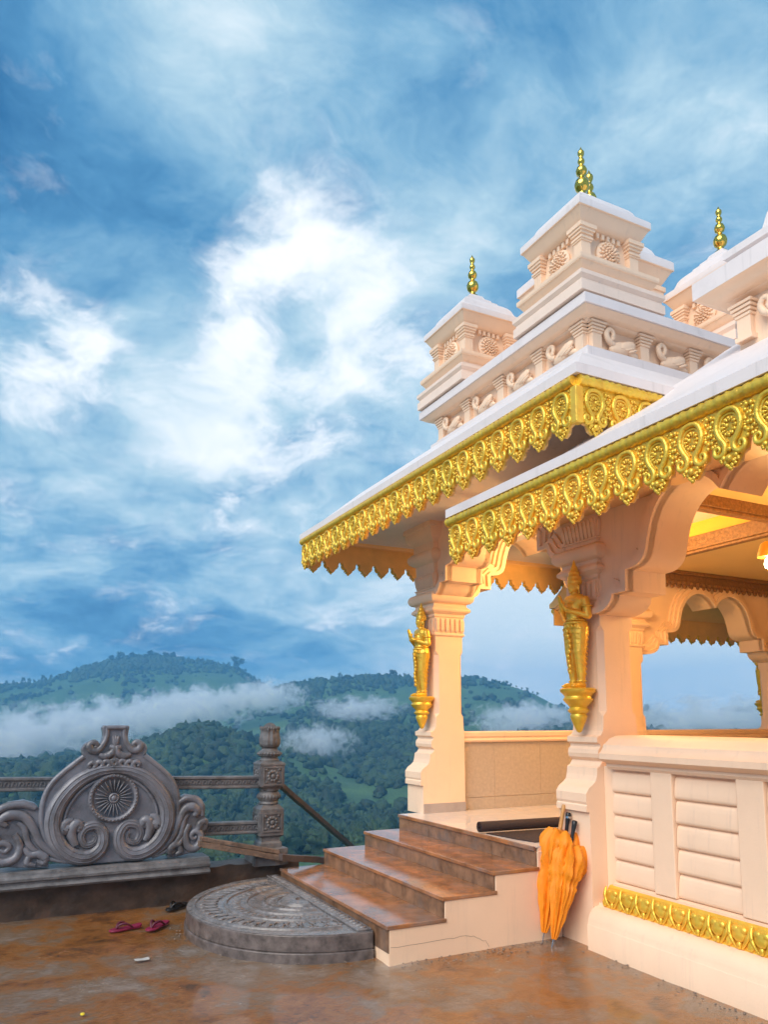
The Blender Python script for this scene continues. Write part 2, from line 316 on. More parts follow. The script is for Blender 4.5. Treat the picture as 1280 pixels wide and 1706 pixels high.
RR = [r for r, _, _ in RINGS]
fr = np.concatenate([np.linspace(a, b_, max(3, int(6 if a < 150 else 16)))[:-1] for a, b_ in zip(RR[:-1], RR[1:])]+[[RR[-1]]])
def terr(az_i, r):
    z = np.interp(r, RR, ring_tab[:, az_i]); return z
def terrain_z(x, y):
    r = math.hypot(x, y); az = math.atan2(x, y)
    j = np.searchsorted(RR, r)-1; j = min(max(j, 0), len(RR)-2); t = (r-RR[j])/(RR[j+1]-RR[j])
    z = np.interp(az, AZ, ring_tab[j])*(1-t)+np.interp(az, AZ, ring_tab[j+1])*t
    return z+bumpy(x, y, r)
def bumpy(x, y, r):
    a = min(1, max(0, (r-60)/200))
    return a*(5.5*mnoise.noise((x*.011, y*.011, 1.3))+2.4*mnoise.noise((x*.03, y*.03, 4.1)))*(1 if r < 950 else .55)
vs_, fs_ = [], []
for i, r in enumerate(fr):
    for j, a in enumerate(AZ):
        x, y = r*math.sin(a), r*math.cos(a); vs_.append((x, y, float(terr(j, r))+bumpy(x, y, r)))
nA = len(AZ)
for i in range(len(fr)-1):
    for j in range(nA-1): fs_.append((i*nA+j, i*nA+j+1, (i+1)*nA+j+1, (i+1)*nA+j))
me = bpy.data.meshes.new('hills'); me.from_pydata(vs_, [], fs_); me.materials.append(HILLM); me.polygons.foreach_set('use_smooth', [True]*len(me.polygons))
hills = place(link(bpy.data.objects.new('hills', me))); tag(hills, 'green wooded hillsides rising beyond the terrace', None, None, 'structure')

# ------------------------------------------------------------------ forest cover (stuff) and skyline trees
def ico(sub):
    bm = bmesh.new(); bmesh.ops.create_icosphere(bm, subdivisions=sub, radius=1); bm.verts.ensure_lookup_table()
    v = np.array([tuple(q.co) for q in bm.verts]); f = np.array([[l.index for l in q.verts] for q in bm.faces]); bm.free(); return v, f
def crown_var(v, seed, amp):
    out = v.copy()
    for i, p in enumerate(v):
        d = 1+amp*.8*mnoise.noise(Vector(p)*1.7+Vector((seed*7.3, seed, 0)))+amp*.9*mnoise.noise(Vector(p)*5.3+Vector((seed, 3, seed)))
        out[i] = p*d
    out[:, 2] *= .85; return out
v1, f1 = ico(2); v2, f2 = ico(3)
C1 = [crown_var(v1, s, .8) for s in range(6)]; C2 = [crown_var(v2, s+20, 1.1) for s in range(6)]
FV, FF, off = [], [], 0
def add_crown(V, F, x, y, z, r, hz):
    global off
    a = random.random()*6.28; c, s_ = math.cos(a), math.sin(a)
    q = np.empty_like(V); q[:, 0] = (V[:, 0]*c-V[:, 1]*s_)*r+x; q[:, 1] = (V[:, 0]*s_+V[:, 1]*c)*r+y; q[:, 2] = V[:, 2]*hz+z
    FV.append(q); FF.append(F+off); off += len(V)
def forest_band(r0, r1, n, V, F, rad, thresh):
    for _ in range(n):
        r = math.sqrt(random.uniform(r0*r0, r1*r1)); a = random.uniform(R(-12), R(66)); x, y = r*math.sin(a), r*math.cos(a)
        t = mnoise.noise((x*.0085, y*.0085, 9.2))+.45*mnoise.noise((x*.03, y*.03, 2.2))
        if t < thresh and random.random() > .06: continue
        s_ = rad*random.choice((.5, .7, .9, 1.1, 1.6))*random.uniform(.8, 1.25)
        add_crown(random.choice(V), F, x, y, terrain_z(x, y)+s_*.55, s_, s_*random.uniform(.75, 1.25))
forest_band(110, 320, 3600, C2, f2, 2.2, -.24)
forest_band(320, 660, 19000, C1, f1, 2.1, -.10)
forest_band(660, 1500, 15500, C1, f1, 2.5, .0)
def forest_strip(p0, p1, r0, r1, n, rad):
    for _ in range(n):
        r = random.uniform(r0, r1); a = az_of(random.uniform(p0, p1)); x, y = r*math.sin(a), r*math.cos(a); s_ = rad*random.uniform(.5, 1.5)
        add_crown(random.choice(C1), f1, x, y, terrain_z(x, y)+s_*.7, s_, s_*random.uniform(.9, 1.6))
forest_strip(120, 300, 1330, 1462, 750, 3.6); forest_strip(296, 450, 1425, 1460, 160, 2.2); forest_strip(-20, 110, 1400, 1460, 130, 2.6)
forest_strip(440, 540, 980, 1056, 320, 2.8); forest_strip(600, 700, 1000, 1056, 260, 2.6); forest_strip(300, 360, 470, 505, 60, 2.4)
FV = np.concatenate(FV); FF = np.concatenate(FF)
me = bpy.data.meshes.new('forest'); me.vertices.add(len(FV)); me.vertices.foreach_set('co', FV.ravel().astype(np.float32))
me.loops.add(FF.size); me.loops.foreach_set('vertex_index', FF.ravel().astype(np.int32)); me.polygons.add(len(FF))
me.polygons.foreach_set('loop_start', np.arange(0, FF.size, 3, dtype=np.int32)); me.polygons.foreach_set('loop_total', np.full(len(FF), 3, np.int32)); me.update(); me.materials.append(LEAF)
tag(place(link(bpy.data.objects.new('forest', me))), 'dense green forest covering the valley slopes', 'forest', None, 'stuff')

def leaf_crown(n, seed, tall):
    rnd = random.Random(seed); mb = MB()
    lumps = [(rnd.uniform(-.55, .55), rnd.uniform(-.55, .55), rnd.uniform(-.4, .7)*tall, rnd.uniform(.25, .5)) for _ in range(9)]
    for _ in range(n):
        lx, ly, lz, lr = rnd.choice(lumps); d = Vector((rnd.gauss(0, 1), rnd.gauss(0, 1), rnd.gauss(0, 1))).normalized()*lr*rnd.uniform(.5, 1.05)
        c = Vector((lx, ly, lz))+d; a = Vector((rnd.gauss(0, 1), rnd.gauss(0, 1), rnd.gauss(0, .6))).normalized(); b_ = a.orthogonal().normalized(); s_ = rnd.uniform(.07, .14)
        mb.raw([c-a*s_-b_*s_*.6, c+a*s_-b_*s_*.6, c+a*s_+b_*s_*.6, c-a*s_+b_*s_*.6], [(0, 1, 2, 3)])
    return mb.mesh('crown', TREEL, recalc=False)
CROWNS = [leaf_crown(420, s, t_) for s, t_ in ((1, 1.0), (2, 1.5), (3, .8), (4, 1.2))]
TR = MB().tube([(0, 0, -.4), (.02, 0, .5), (0, .03, 1.2)], [.06, .045, .03], 6)
for k in range(5): TR.tube([(0, .01, .75+.08*k), (.3*math.cos(k*1.3), .3*math.sin(k*1.3), 1.05+.1*k)], [.025, .01], 4)
TRUNK = TR.mesh('trunk', BARK)
def sky_tree(px, r, hpx, wide, k, label, group):
    a = az_of(px); x, y = r*math.sin(a), r*math.cos(a); z = terrain_z(x, y)-.5; h = hpx*r/FPX
    t = thing('hill_tree', (x, y, z), label, 'tree', group)
    inst('trunk', TRUNK, t, T(x, y, z) @ Matrix.Diagonal((h*.6, h*.6, h*.5, 1)))
    inst('crown', CROWNS[k % 4], t, T(x, y, z+h*.52, k*1.7) @ Matrix.Diagonal((h*wide, h*wide, h*.42, 1)))
sky_tree(395, 1440, 27, .52, 0, 'large round-topped tree standing alone on the right shoulder of the left hill', None)
sky_tree(335, 498, 17, .6, 2, 'dark bushy tree crowning the nearer ridge above the stone panel', None)
sky_tree(655, 1048, 17, .45, 3, 'bushy tree on the middle ridge left of the far golden statue', None)
rt = random.Random(4)
ORD = ['leftmost', 'second from the left', 'third from the left', 'fourth from the left', 'fifth from the left', 'sixth from the left', 'seventh from the left', 'eighth from the left', 'ninth from the left', 'tenth from the left', 'eleventh from the left', 'twelfth from the left', 'thirteenth from the left', 'fourteenth from the left', 'fifteenth from the left', 'sixteenth from the left', 'seventeenth from the left', 'eighteenth from the left', 'nineteenth from the left', 'twentieth from the left']
for kk, px in enumerate([8, 20, 33, 46, 55, 66, 80]): sky_tree(px+rt.uniform(-2, 2), 1450, rt.uniform(8, 13), .3, int(rt.random()*4), 'small thin tree on the far left ridge skyline, '+ORD[kk], 'row of thin trees on the far left ridge')
for kk, px in enumerate([182, 196, 208, 216, 226, 238, 247, 256, 272, 285]): sky_tree(px, 1440, rt.uniform(11, 19), .42, int(rt.random()*4), 'dark tree on the left hill summit, '+ORD[kk], 'trees on the left hill summit')
for kk, px in enumerate([296, 304, 311, 318, 327, 335, 343, 352, 361, 370, 379, 407, 414, 422, 431, 440, 447]): sky_tree(px, 1446, rt.uniform(7, 12), .27, int(rt.random()*4), 'slender tree on the left hill right shoulder, '+ORD[kk], 'slender trees along the left hill shoulder')
for kk, px in enumerate([478, 485, 492, 500, 507, 516, 528, 541, 552, 566, 572, 581, 592, 604, 613, 626, 633, 641, 668, 676]): sky_tree(px, 1046, rt.uniform(6, 13), .34, int(rt.random()*4), 'small tree on the crest of the middle ridge, '+ORD[kk], 'trees on the middle ridge crest')
for kk, px in enumerate([786, 795, 807, 822, 834, 846, 853, 862, 871, 880, 889, 897]): sky_tree(px, 1047, rt.uniform(5, 10), .28, int(rt.random()*4), 'tiny tree on the ridge seen between the columns, '+ORD[kk], 'trees on the ridge between the columns')

# ------------------------------------------------------------------ the temple pavilion
CX, CY = 5.45, 5.83            # centre of the corner tower
FLOOR = .68
tp = thing('temple_pavilion', (CX, CY, 0), 'peach and white temple pavilion with gold fringed eaves and corner turrets', 'temple')

# floor and plinth
MB().box(3.69, 12, 4.76, 7.0, .02, FLOOR-.004).build('plinth', PEACH, tp)
MB().box(4.10, 12, -2.0, 4.745, .02, FLOOR-.004).build('plinth', PEACH, tp)
for i in range(13):
    for j in range(5):
        x0 = 3.672+i*.6 if i else 3.672; y0 = 4.76+j*.448
        if 4.05 < x0 or True: MB().box(x0, x0+.597, y0, y0+.445, FLOOR-.004, FLOOR+.004).build('floor_tile', TILE, tp)
MB().box(4.42, 12, -2.0, 4.75, FLOOR-.004, FLOOR+.003).build('floor', TILE, tp)

# columns -------------------------------------------------------------
PED = [(.18, 0), (-.33, 0), (-.33, .965), (-.36, .968), (-.36, 1.01), (-.352, 1.02), (-.36, 1.04), (-.36, 1.10), (-.33, 1.14), (-.29, 1.165), (-.262, 1.19), (-.25, 1.23), (-.243, 1.285), (-.215, 1.30), (-.19, 1.335),
       (-.205, 1.345), (-.225, 1.36), (-.232, 1.39), (-.225, 1.42), (-.205, 1.44), (-.205, 1.46), (-.235, 1.475), (-.235, 1.515), (-.195, 1.53), (-.175, 1.56), (-.17, 1.60), (.17, 1.60), (.17, 1.55), (.18, 1.5)]
def shaft_rings(z0, z1, c0=.004, c1=.04, h=.17):
    out = []
    for z, c in ((z0, c0), (z0+.07, c0), (z0+.11, c1), (z1-.22, c1), (z1-.18, c0), (z1, c0)):
        out.append([(-h+c, -h, z), (h-c, -h, z), (h, -h+c, z), (h, h-c, z), (h-c, h, z), (-h+c, h, z), (-h, h-c, z), (-h, -h+c, z)])
    return out
SHAFT = MB().rings(shaft_rings(1.60, 2.55)).mesh('shaft', PEACH)
cp = MB().sq([(.172, 2.53), (.188, 2.545), (.188, 2.56), (.178, 2.57), (.178, 2.735), (.19, 2.745), (.19, 2.77), (.235, 2.80), (.24, 2.815), (.235, 2.83), (.205, 2.86), (.205, 2.885)])
for s in range(4):
    Mr = Matrix.Rotation(s*math.pi/2, 3, 'Z')
    for k in range(6):
        y = -.15+k*.06; q = MB().rings([[(-.185-dx, y-.018*wd, z), (-.185-dx, y+.018*wd, z), (-.17, y+.02*wd, z), (-.17, y-.02*wd, z)] for dx, wd, z in ((0, .5, 2.575), (.012, .9, 2.60), (.014, 1, 2.66), (.014, 1, 2.70), (.004, 1, 2.725))])
        cp.raw([Mr @ Vector(p) for p in q.v], q.f)
CAPB = cp.mesh('fluted_band', PEACH)
TORUS = MB().sq([(.205, 2.885), (.235, 2.893), (.256, 2.91), (.266, 2.935), (.268, 2.955), (.262, 2.98), (.245, 3.0), (.22, 3.012), (.2, 3.02), (.2, 3.045), (.21, 3.05), (.21, 3.06)]).mesh('torus_cushion', PEACH, 50)
lt = MB().sq([(.185, 3.06), (.19, 3.08), (.20, 3.13), (.212, 3.19), (.212, 3.215), (.18, 3.22)])
for s in range(4):
    Mr = Matrix.Rotation(s*math.pi/2, 3, 'Z')
    for k in range(9):
        y = -.176+k*.044; q = MB().ell((0, 0, 0), (.018, .023, .08), 6, 5, Matrix.Rotation(R(-10), 3, 'Y')); q.xf(lambda a, b_, c: (a-.205, b_+y*(1+c*.4), c+3.135))
        lt.raw([Mr @ Vector(p) for p in q.v], q.f)
LOTUS = lt.mesh('lotus_collar', PEACH, 50)
UPCAP = MB().sq([(.195, 3.22), (.20, 3.33), (.225, 3.345), (.258, 3.37), (.272, 3.405), (.268, 3.44), (.24, 3.47), (.215, 3.485), (.215, 3.56), (.23, 3.575), (.26, 3.60), (.285, 3.655), (.29, 3.70), (.305, 3.71), (.305, 3.90)]).mesh('upper_capital', PEACH, 40)
NECK = MB().sq([(.17, 3.2), (.17, 3.6)]).mesh('neck', PEACH)
def column(cx, cy, zb, tall, rz=0, ped=True, label=None):
    e = link(bpy.data.objects.new('column', SHAFT)); place(e, tp, T(cx, cy, 0, rz))
    if label: e['label'] = label
    if ped:
        P = [(x, max(z, zb) if z < .5 else z) for x, z in PED]
        MB().prism(P, -.17, .17, 'y').build('pedestal', PEACH, e, T(cx, cy, 0, rz))
    for nm, m in (('fluted_band', CAPB), ('torus_cushion', TORUS), ('lotus_collar', LOTUS), ('upper_capital', UPCAP) if tall else ('neck', NECK)): inst(nm, m, e, T(cx, cy, 0, rz))
    return e
C_Y0, C_Y1, C_X = 4.58, 7.08, 4.23
column(C_X, C_Y0, .0, True); column(C_X, C_Y1, FLOOR, True)
column(6.88, C_Y1, FLOOR, True, -R(90)); column(9.78, C_Y1, FLOOR, False, -R(90))
column(C_X, 1.83, 0, False)

# arches ---------------------------------------------------------------
HALF = [(0, 2.45), (.06, 2.452), (.12, 2.468), (.17, 2.495), (.205, 2.535), (.215, 2.575), (.355, 2.577), (.36, 2.735)] + \
       [tuple(p) for p in spline([(.37, 2.737), (.46, 2.748), (.53, 2.79), (.562, 2.85), (.585, 2.94), (.625, 3.06), (.70, 3.17), (.80, 3.245), (.92, 3.275), (1.04, 3.25), (1.13, 3.195), (1.2, 3.11)], 3)]
def arch_curve(a, b_, up):
    k = (b_-a)/2.4
    L = [(a+s*k, z+up) for s, z in HALF]; Rr = [(b_-s*k, z+up) for s, z in reversed(HALF[:-1])]; return L+Rr
def offset(c, d):
    out = []
    for i, p in enumerate(c):
        a = np.array(c[max(i-1, 0)]); q = np.array(c[min(i+1, len(c)-1)]); t = q-a; t = t/ (np.hypot(*t)+1e-9); n = np.array((-t[1], t[0])); out.append(tuple(np.array(p)+n*d))
    return out
def arch(axis, a, b_, p0, p1, up, ztop, front):   # wall with a cusped opening; axis 'x': wall lies in the plane x=p0..p1
    c = arch_curve(a, b_, up); mp = (lambda s, z, p: (p, s, z)) if axis == 'x' else (lambda s, z, p: (s, p, z))
    mb = MB(); n = len(c); vs = []
    for s, z in c: vs += [mp(s, z, p0), mp(s, z, p1), mp(s, ztop, p0), mp(s, ztop, p1)]
    fs = []
    for i in range(n-1):
        A, B = 4*i, 4*i+4; fs += [(A, B, B+2, A+2), (A+1, A+3, B+3, B+1), (A, A+1, B+1, B), (A+2, B+2, B+3, A+3)]
    mb.raw(vs, fs); o = mb.build('arch', PEACH, tp, smooth=40)
    for side in front:
        pf = p0 if side < 0 else p1
        for k, (wd, pr_) in enumerate(((.135, .026), (.092, .052), (.046, .078))):
            m2 = MB(); oc = offset(c, wd); q0 = pf-side*.004; q1 = pf+side*pr_; vs = []
            for (s, z), (s2, z2) in zip(c, oc):
                s2 = min(max(s2, a+.001), b_-.001); mid = (a+b_)/2
                s2 = min(s2, mid) if s <= mid else max(s2, mid)
                vs += [mp(s, z, q0), mp(s, z, q1), mp(s2, z2, q1), mp(s2, z2, q0)]
            m2.raw(vs, [f for i in range(n-1) for f in ((4*i, 4*i+4, 4*i+5, 4*i+1), (4*i+1, 4*i+5, 4*i+6, 4*i+2), (4*i+2, 4*i+6, 4*i+7, 4*i+3))])
            m2.build('archivolt', PEACH, o, smooth=40)
    return o
arch('x', C_Y0+.17, C_Y1-.17, 4.075, 4.385, .5, 3.95, (-1, 1))            # over the stairs
arch('x', 2.0, C_Y0-.17, 4.065, 4.395, 0, 3.60, (-1,))                     # over the panelled wall
arch('x', -.4, 1.66, 4.065, 4.395, 0, 3.60, (-1,))
arch('y', C_X+.17, 6.71, 6.925, 7.235, .5, 3.95, (-1, 1))                  # far side, first bay
arch('y', 7.05, 9.61, 6.925, 7.235, 0, 3.60, (-1,))                        # far side, second bay
arch('y', 9.95, 12.0, 6.925, 7.235, 0, 3.60, (-1,))
# gold-brown carved cornice inside, along the far wall, and the coffered ceiling
MB().box(7.06, 12, 6.86, 6.92, 3.44, 3.50).build('inner_cornice', CARVED, tp)
MB().box(7.06, 12, 6.80, 6.92, 3.50, 3.545).build('inner_cornice', CARVED, tp)
tb = MB().prism([(-.055, 0), (.055, 0), (.05, -.06), (.028, -.075), (.02, -.10), (0, -.115), (-.02, -.10), (-.028, -.075), (-.05, -.06)], -.025, .0, 'y')
tb.ell((0, -.028, -.04), (.03, .014, .03), 8, 5); tb.ell((0, -.02, -.09), (.014, .014, .016), 6, 4)
for s in (-1, 1): tb.tube(spline([(s*.048, -.024, -.012), (s*.05, -.028, -.045), (s*.025, -.028, -.065), (s*.03, -.028, -.045)], 3), .007, 5)
TOOTH = tb.mesh('carved_tooth', CARVED, 40)
ic = tp
for i in range(42): inst('carved_tooth', TOOTH, tp, T(7.13+i*.112, 6.885, 3.44))
CZ = 3.55
MB().box(4.40, 12, -1, 4.33, CZ, CZ+.05).box(6.62, 12, 4.33, 6.92, CZ, CZ+.05).box(4.40, 12, -1.05, -1.0, .7, CZ+.05).box(12, 12.05, -1, 7.2, .0, CZ+.05).build('ceiling', CREAM, tp)
for b4 in ((4.40, 6.62, 4.33, 4.45), (6.50, 6.62, 4.451, 6.92)):
    MB().box(*b4, CZ-.10, CZ+.05).box(b4[0]+.015, b4[1]-.015, b4[2]+.015, b4[3]-.015, CZ-.13, CZ-.10).build('ceiling_beam', CARVED, tp, bevel=.008)
MB().box(4.40, 6.62, 4.34, 4.40, CZ+.051, 3.96).box(6.56, 6.62, 4.451, 6.92, CZ+.051, 3.96).build('tower_wall', COFFER, tp)
# tower soffit under its roof
MB().box(4.39, 6.62, 4.40, 6.925, 3.95, 3.99).build('tower_ceiling', COFFER, tp)

# parapets -------------------------------------------------------------
def far_parapet(xa, xb):
    MB().box(xa, xb, 6.985, 7.16, .3, 1.40).build('parapet', PEACH, tp)
    xs = [xa, xa+.42, xa+1.05, xa+1.68, xb]
    for a, b_ in zip(xs[:-1], xs[1:]):
        for z0, z1 in ((FLOOR+.005, FLOOR+.13), (FLOOR+.134, 1.396)): MB().box(a+.001, b_-.001, 6.972, 6.986, z0, z1).build('wall_tile', WTILE, tp)
    MB().prism([(6.95, 1.40), (6.935, 1.42), (6.945, 1.45), (6.93, 1.465), (6.925, 1.505), (6.94, 1.515), (7.21, 1.515), (7.22, 1.50), (7.22, 1.40)], xa, xb, 'x').build('rail_cap', PEACH, tp)
far_parapet(4.415, 6.71); far_parapet(7.05, 9.61); far_parapet(9.95, 12.0)
MB().box(3.905, 4.415, 6.903, 6.909, FLOOR+.005, .78).build('skirting', mat('skirting_tile', (.42, .36, .34), .3), tp)

YW = 4.408                    # the panelled wall towards the camera
MB().prism([(4.41, .0), (3.84, 0), (3.84, .178), (3.843, .182), (3.845, .185), (3.85, .215), (3.866, .25), (3.89, .28), (3.92, .298), (3.955, .303), (3.955, .32), (4.41, .32)], -1, YW, 'y').build('wall_base', PEACH, tp, smooth=40)
MB().box(4.05, 4.40, -1, YW, .32, 1.30).build('wall', PEACH, tp)
MB().prism([(4.41, .455), (4.0, .455), (4.0, .47), (4.035, .478), (4.41, .478)], -1, 4.30, 'y').build('wall_ledge', PEACH, tp)
MB().prism([(4.41, 1.285), (4.0, 1.285), (3.985, 1.305), (3.985, 1.325), (3.935, 1.345), (3.915, 1.36), (3.915, 1.40), (3.93, 1.408), (3.955, 1.44), (3.96, 1.462), (3.985, 1.475), (4.02, 1.505), (4.06, 1.518), (4.09, 1.528), (4.41, 1.528)], -1, 4.31, 'y').build('wall_coping', PEACH, tp, smooth=30)
MB().prism([(3.952, .30), (3.952, .315), (3.985, .44), (4.0, .455), (4.06, .455), (4.06, .30)], -1, 4.335, 'y').build('gold_moulding', GOLD, tp)
pb = MB()                     # one acanthus/heart petal of the gold moulding, faces -x
pb.ell((-.008, 0, .082), (.018, .036, .047), 10, 6); pb.ell((-.010, -.018, .104), (.014, .022, .026), 8, 5); pb.ell((-.010, .018, .104), (.014, .022, .026), 8, 5)
for s in (-1, 1):
    pb.tube(spline([(-.004, s*.012, .002), (-.012, s*.03, .035), (-.014, s*.044, .075), (-.008, s*.05, .115), (-.002, s*.049, .14)], 3), [.004+.006*math.sin(i/12*3.1) for i in range(13)], 6)
pb.ell((-.006, 0, .022), (.012, .012, .026), 8, 5); pb.ell((-.006, .05, .03), (.01, .016, .03), 8, 5)
PETAL = pb.mesh('gold_petal', GOLD, 60)
shear = Matrix(((1, 0, .24, 0), (0, 1, 0, 0), (0, 0, 1, 0), (0, 0, 0, 1)))
gm = bpy.data.objects['gold_moulding']
for i in range(18): inst('gold_petal', PETAL, gm, T(3.950, 4.262-i*.15, .306) @ shear @ Matrix.Diagonal((1.25, 1.45, 1, 1)))
bprof = [(4.052, 0), (4.045, .002), (4.030, .006), (4.022, .014), (4.020, .03), (4.022, .06), (4.026, .10), (4.031, .13), (4.038, .147), (4.048, .155), (4.052, .158)]
yy = 4.305; bays = [(4.300, 3.905)]; y = 3.72
while y > -.6: bays.append((y, y-.50)); y -= .69
for a, b_ in bays:
    for k in range(5):
        zb = .478+k*.159; MB().prism([(x, zb+z) for x, z in bprof], b_+.004, a-.004, 'y').build('wall_board', PEACH, tp, smooth=60)
sy = [(bays[i][1], bays[i+1][0]) for i in range(len(bays)-1)]
for a, b_ in sy:
    lo_, hi_ = min(a, b_), max(a, b_); MB().box(3.998, 4.06, lo_, hi_, .4785, 1.287).build('stile', PEACH, tp, bevel=.006)

# roofs ------------------------------------------------------------------
HE, ZE = 2.40, 3.76           # half width of the tower eave, height of the gold line
EX0, EY0, EX1, EY1 = CX-HE-.01, CY-HE, CX+HE-.01, CY+HE
hr = MB().sq([(HE-.13, ZE+.0), (HE+.045, ZE+.0), (HE+.045, ZE+.065), (HE-.03, ZE+.10), (HE-.5, ZE+.50), (1.55, 4.42), (1.34, 4.62), (1.30, 4.66), (1.30, 4.735), (1.0, 4.735)], CX, CY)
TROOF = hr.build('tower_roof', WHITE, tp, smooth=25)
# sloping soffit
MB().rings([[(CX-h, CY-h, z), (CX+h, CY-h, z), (CX+h, CY+h, z), (CX-h, CY+h, z)] for h, z in ((HE-.05, ZE-.035), (HE-.05, ZE-.02), (1.3, 3.98), (1.3, 3.92))], cap=False).build('tower_soffit', SOFF, tp)
LOWX, LZ = 3.0, 3.19
MB().prism([(LOWX-.04, LZ+.004), (LOWX-.04, LZ+.066), (LOWX+.02, LZ+.09), (3.25, LZ+.25), (3.5, LZ+.40), (3.7, LZ+.53), (3.88, LZ+.66), (4.28, LZ+.92), (4.66, LZ+1.19), (6.6, LZ+2.45), (6.9, LZ+2.2), (6.9, 3.7), (4.2, 3.62), (LOWX+.08, LZ+.004)], -1.5, 3.62, 'y').build('low_roof', WHITE, tp, smooth=25)
MB().prism([(LOWX-.045, LZ), (LOWX-.045, LZ+.065), (LOWX+.02, LZ+.075), (4.06, LZ+.22), (4.06, LZ+.10), (LOWX+.08, LZ)], -1.5, 4.86, 'y').build('eave_slab', WHITE, tp)
MB().prism([(LOWX+.06, LZ-.03), (LOWX+.06, LZ-.004), (4.06, LZ+.098), (4.06, LZ+.06)], -1.5, 4.855, 'y').build('low_soffit', SOFF, tp)
LOWY = 8.30
MB().prism([(LOWY+.04, LZ+.002), (LOWY+.04, LZ+.063), (LOWY-.02, LZ+.088), (LOWY-.7, LZ+.598), (5.5, LZ+1.69), (5.2, 3.76), (7.1, 3.66), (LOWY-.08, LZ+.002)], 6.765, 6.779, 'x').build('roof_end', CREAM, tp)
MB().prism([(LOWY+.045, LZ), (LOWY+.045, LZ+.065), (LOWY-.02, LZ+.09), (LOWY-.7, LZ+.60), (5.5, LZ+1.7), (5.2, 3.75), (7.1, 3.65), (LOWY-.08, LZ)], 6.78, 12.6, 'x').build('low_roof', WHITE, tp, smooth=25)
MB().prism([(LOWY-.06, LZ-.03), (LOWY-.06, LZ-.004), (7.0, 3.605), (7.0, 3.55)], 6.785, 12.6, 'x').build('low_soffit', SOFF, tp)

# gold fringe --------------------------------------------------------------
def bead(mb, x, z, r, y=-.022, nu=6, nv=4): mb.ell((x, y, z), (r, r*.8, r), nu, nv)
pd = MB()
pd.prism([(-.108, 0), (.108, 0), (.108, -.165), (.088, -.185), (.092, -.225), (.06, -.245), (.05, -.262), (.022, -.30), (-.022, -.30), (-.05, -.262), (-.06, -.245), (-.092, -.225), (-.088, -.185), (-.108, -.165)], -.016, 0, 'y')
for s in (-1, 1):
    path = spline([(0, -.018), (s*.038, -.028), (s*.062, -.065), (s*.066, -.112), (s*.046, -.155), (s*.024, -.19), (s*.03, -.226), (s*.058, -.240), (s*.082, -.222), (s*.080, -.195), (s*.060, -.190), (s*.054, -.208), (s*.064, -.214)], 4)
    m = len(path); pd.tube([(p[0], -.024, p[1]) for p in path], [.015 if i < m*.55 else .015-.009*(i-m*.55)/(m*.45) for i in range(m)], 6)
    path = spline([(0, -.040), (s*.030, -.048), (s*.047, -.078), (s*.050, -.112), (s*.034, -.148), (s*.012, -.178)], 4)
    pd.tube([(p[0], -.020, p[1]) for p in path], .0065, 5)
    for x, z, r in ((.098, -.03, .014), (.09, -.055, .012), (.104, -.075, .013), (.088, -.095, .011), (.102, -.118, .013), (.086, -.14, .012), (.100, -.155, .012), (.096, -.178, .012)): bead(pd, s*x, z, r, -.02)
    for x, z, r in ((.034, -.252, .015), (.022, -.276, .014), (.046, -.268, .010), (.010, -.296, .012)): bead(pd, s*x, z, r, -.026)
for k in range(12):
    a = k*math.pi/6; bead(pd, .036*math.cos(a), -.103+.040*math.sin(a), .0105, -.022)
bead(pd, 0, -.103, .012, -.036, 8, 5); bead(pd, 0, -.262, .021, -.032, 8, 5); bead(pd, 0, -.308, .013, -.024); bead(pd, 0, -.215, .014, -.026)
rq = random.Random(21)
for _ in range(22):
    sgn = rq.choice((-1, 1)); bead(pd, sgn*rq.uniform(.07, .106), -rq.uniform(.01, .175), rq.uniform(.005, .009), -.019, 5, 4)
for _ in range(12): bead(pd, rq.uniform(-.05, .05), -.25-rq.uniform(0, .045), rq.uniform(.006, .010), -.028, 5, 4)
for k in range(10):
    a = k*math.pi/5; pd.ell((.029*math.cos(a), -.024, -.103+.032*math.sin(a)), (.011, .006, .006), 6, 4, Matrix.Rotation(-a, 3, 'Y'))
PENDANT = pd.mesh('gold_pendant', GOLD, 70)
def rope(length, r=.036):
    n = max(8, int(length/.016)); rings = []
    for i in range(n+1):
        t = i/n*length; rr = r*(1+.10*math.cos(t/.052*2*math.pi))
        rings.append([(t, rr*math.cos(a_+t*9)*(1 if k % 2 else .93), rr*math.sin(a_+t*9)*(1 if k % 2 else .93)) for k, a_ in enumerate(np.linspace(0, 2*math.pi, 10, endpoint=False))])
    return MB().rings(rings)
def fringe(x, y, z, rz, length, first, n, step=.22, rp=.036, name='fringe_board'):
    # local x runs along the eave, local -y is the outside
    M0 = T(x, y, z, rz); pts = []
    k = int(length/step)+1
    pts = [(0, -.02), (length, -.02)]; low = []
    for i in range(n):
        c = first+i*step
        low += [(c-.108, -.24), (c-.085, -.245), (c-.075, -.30), (c-.045, -.31), (c-.036, -.345), (c, -.365), (c+.036, -.345), (c+.045, -.31), (c+.075, -.30), (c+.085, -.245), (c+.108, -.24)]
    low = [(min(max(a, 0), length), b_) for a, b_ in low]
    poly = [(0, -.02)]+[(0, -.24)]+low+[(length, -.24), (length, -.02)]
    fb = MB().prism(poly, .0, .022, 'y').build(name, TOOTHP, tp, M0)
    rope(length, rp).build('rope_moulding', GOLD, fb, M0 @ Matrix.Translation((0, -.02, -.036)), smooth=70)
    MB().box(0, length, -.018, -.001, -.085, -.065).build('gold_fillet', GOLD, fb, M0)
    for i in range(n): inst('gold_pendant', PENDANT, fb, M0 @ Matrix.Translation((first+i*step, -.001, -.066)))
    return fb
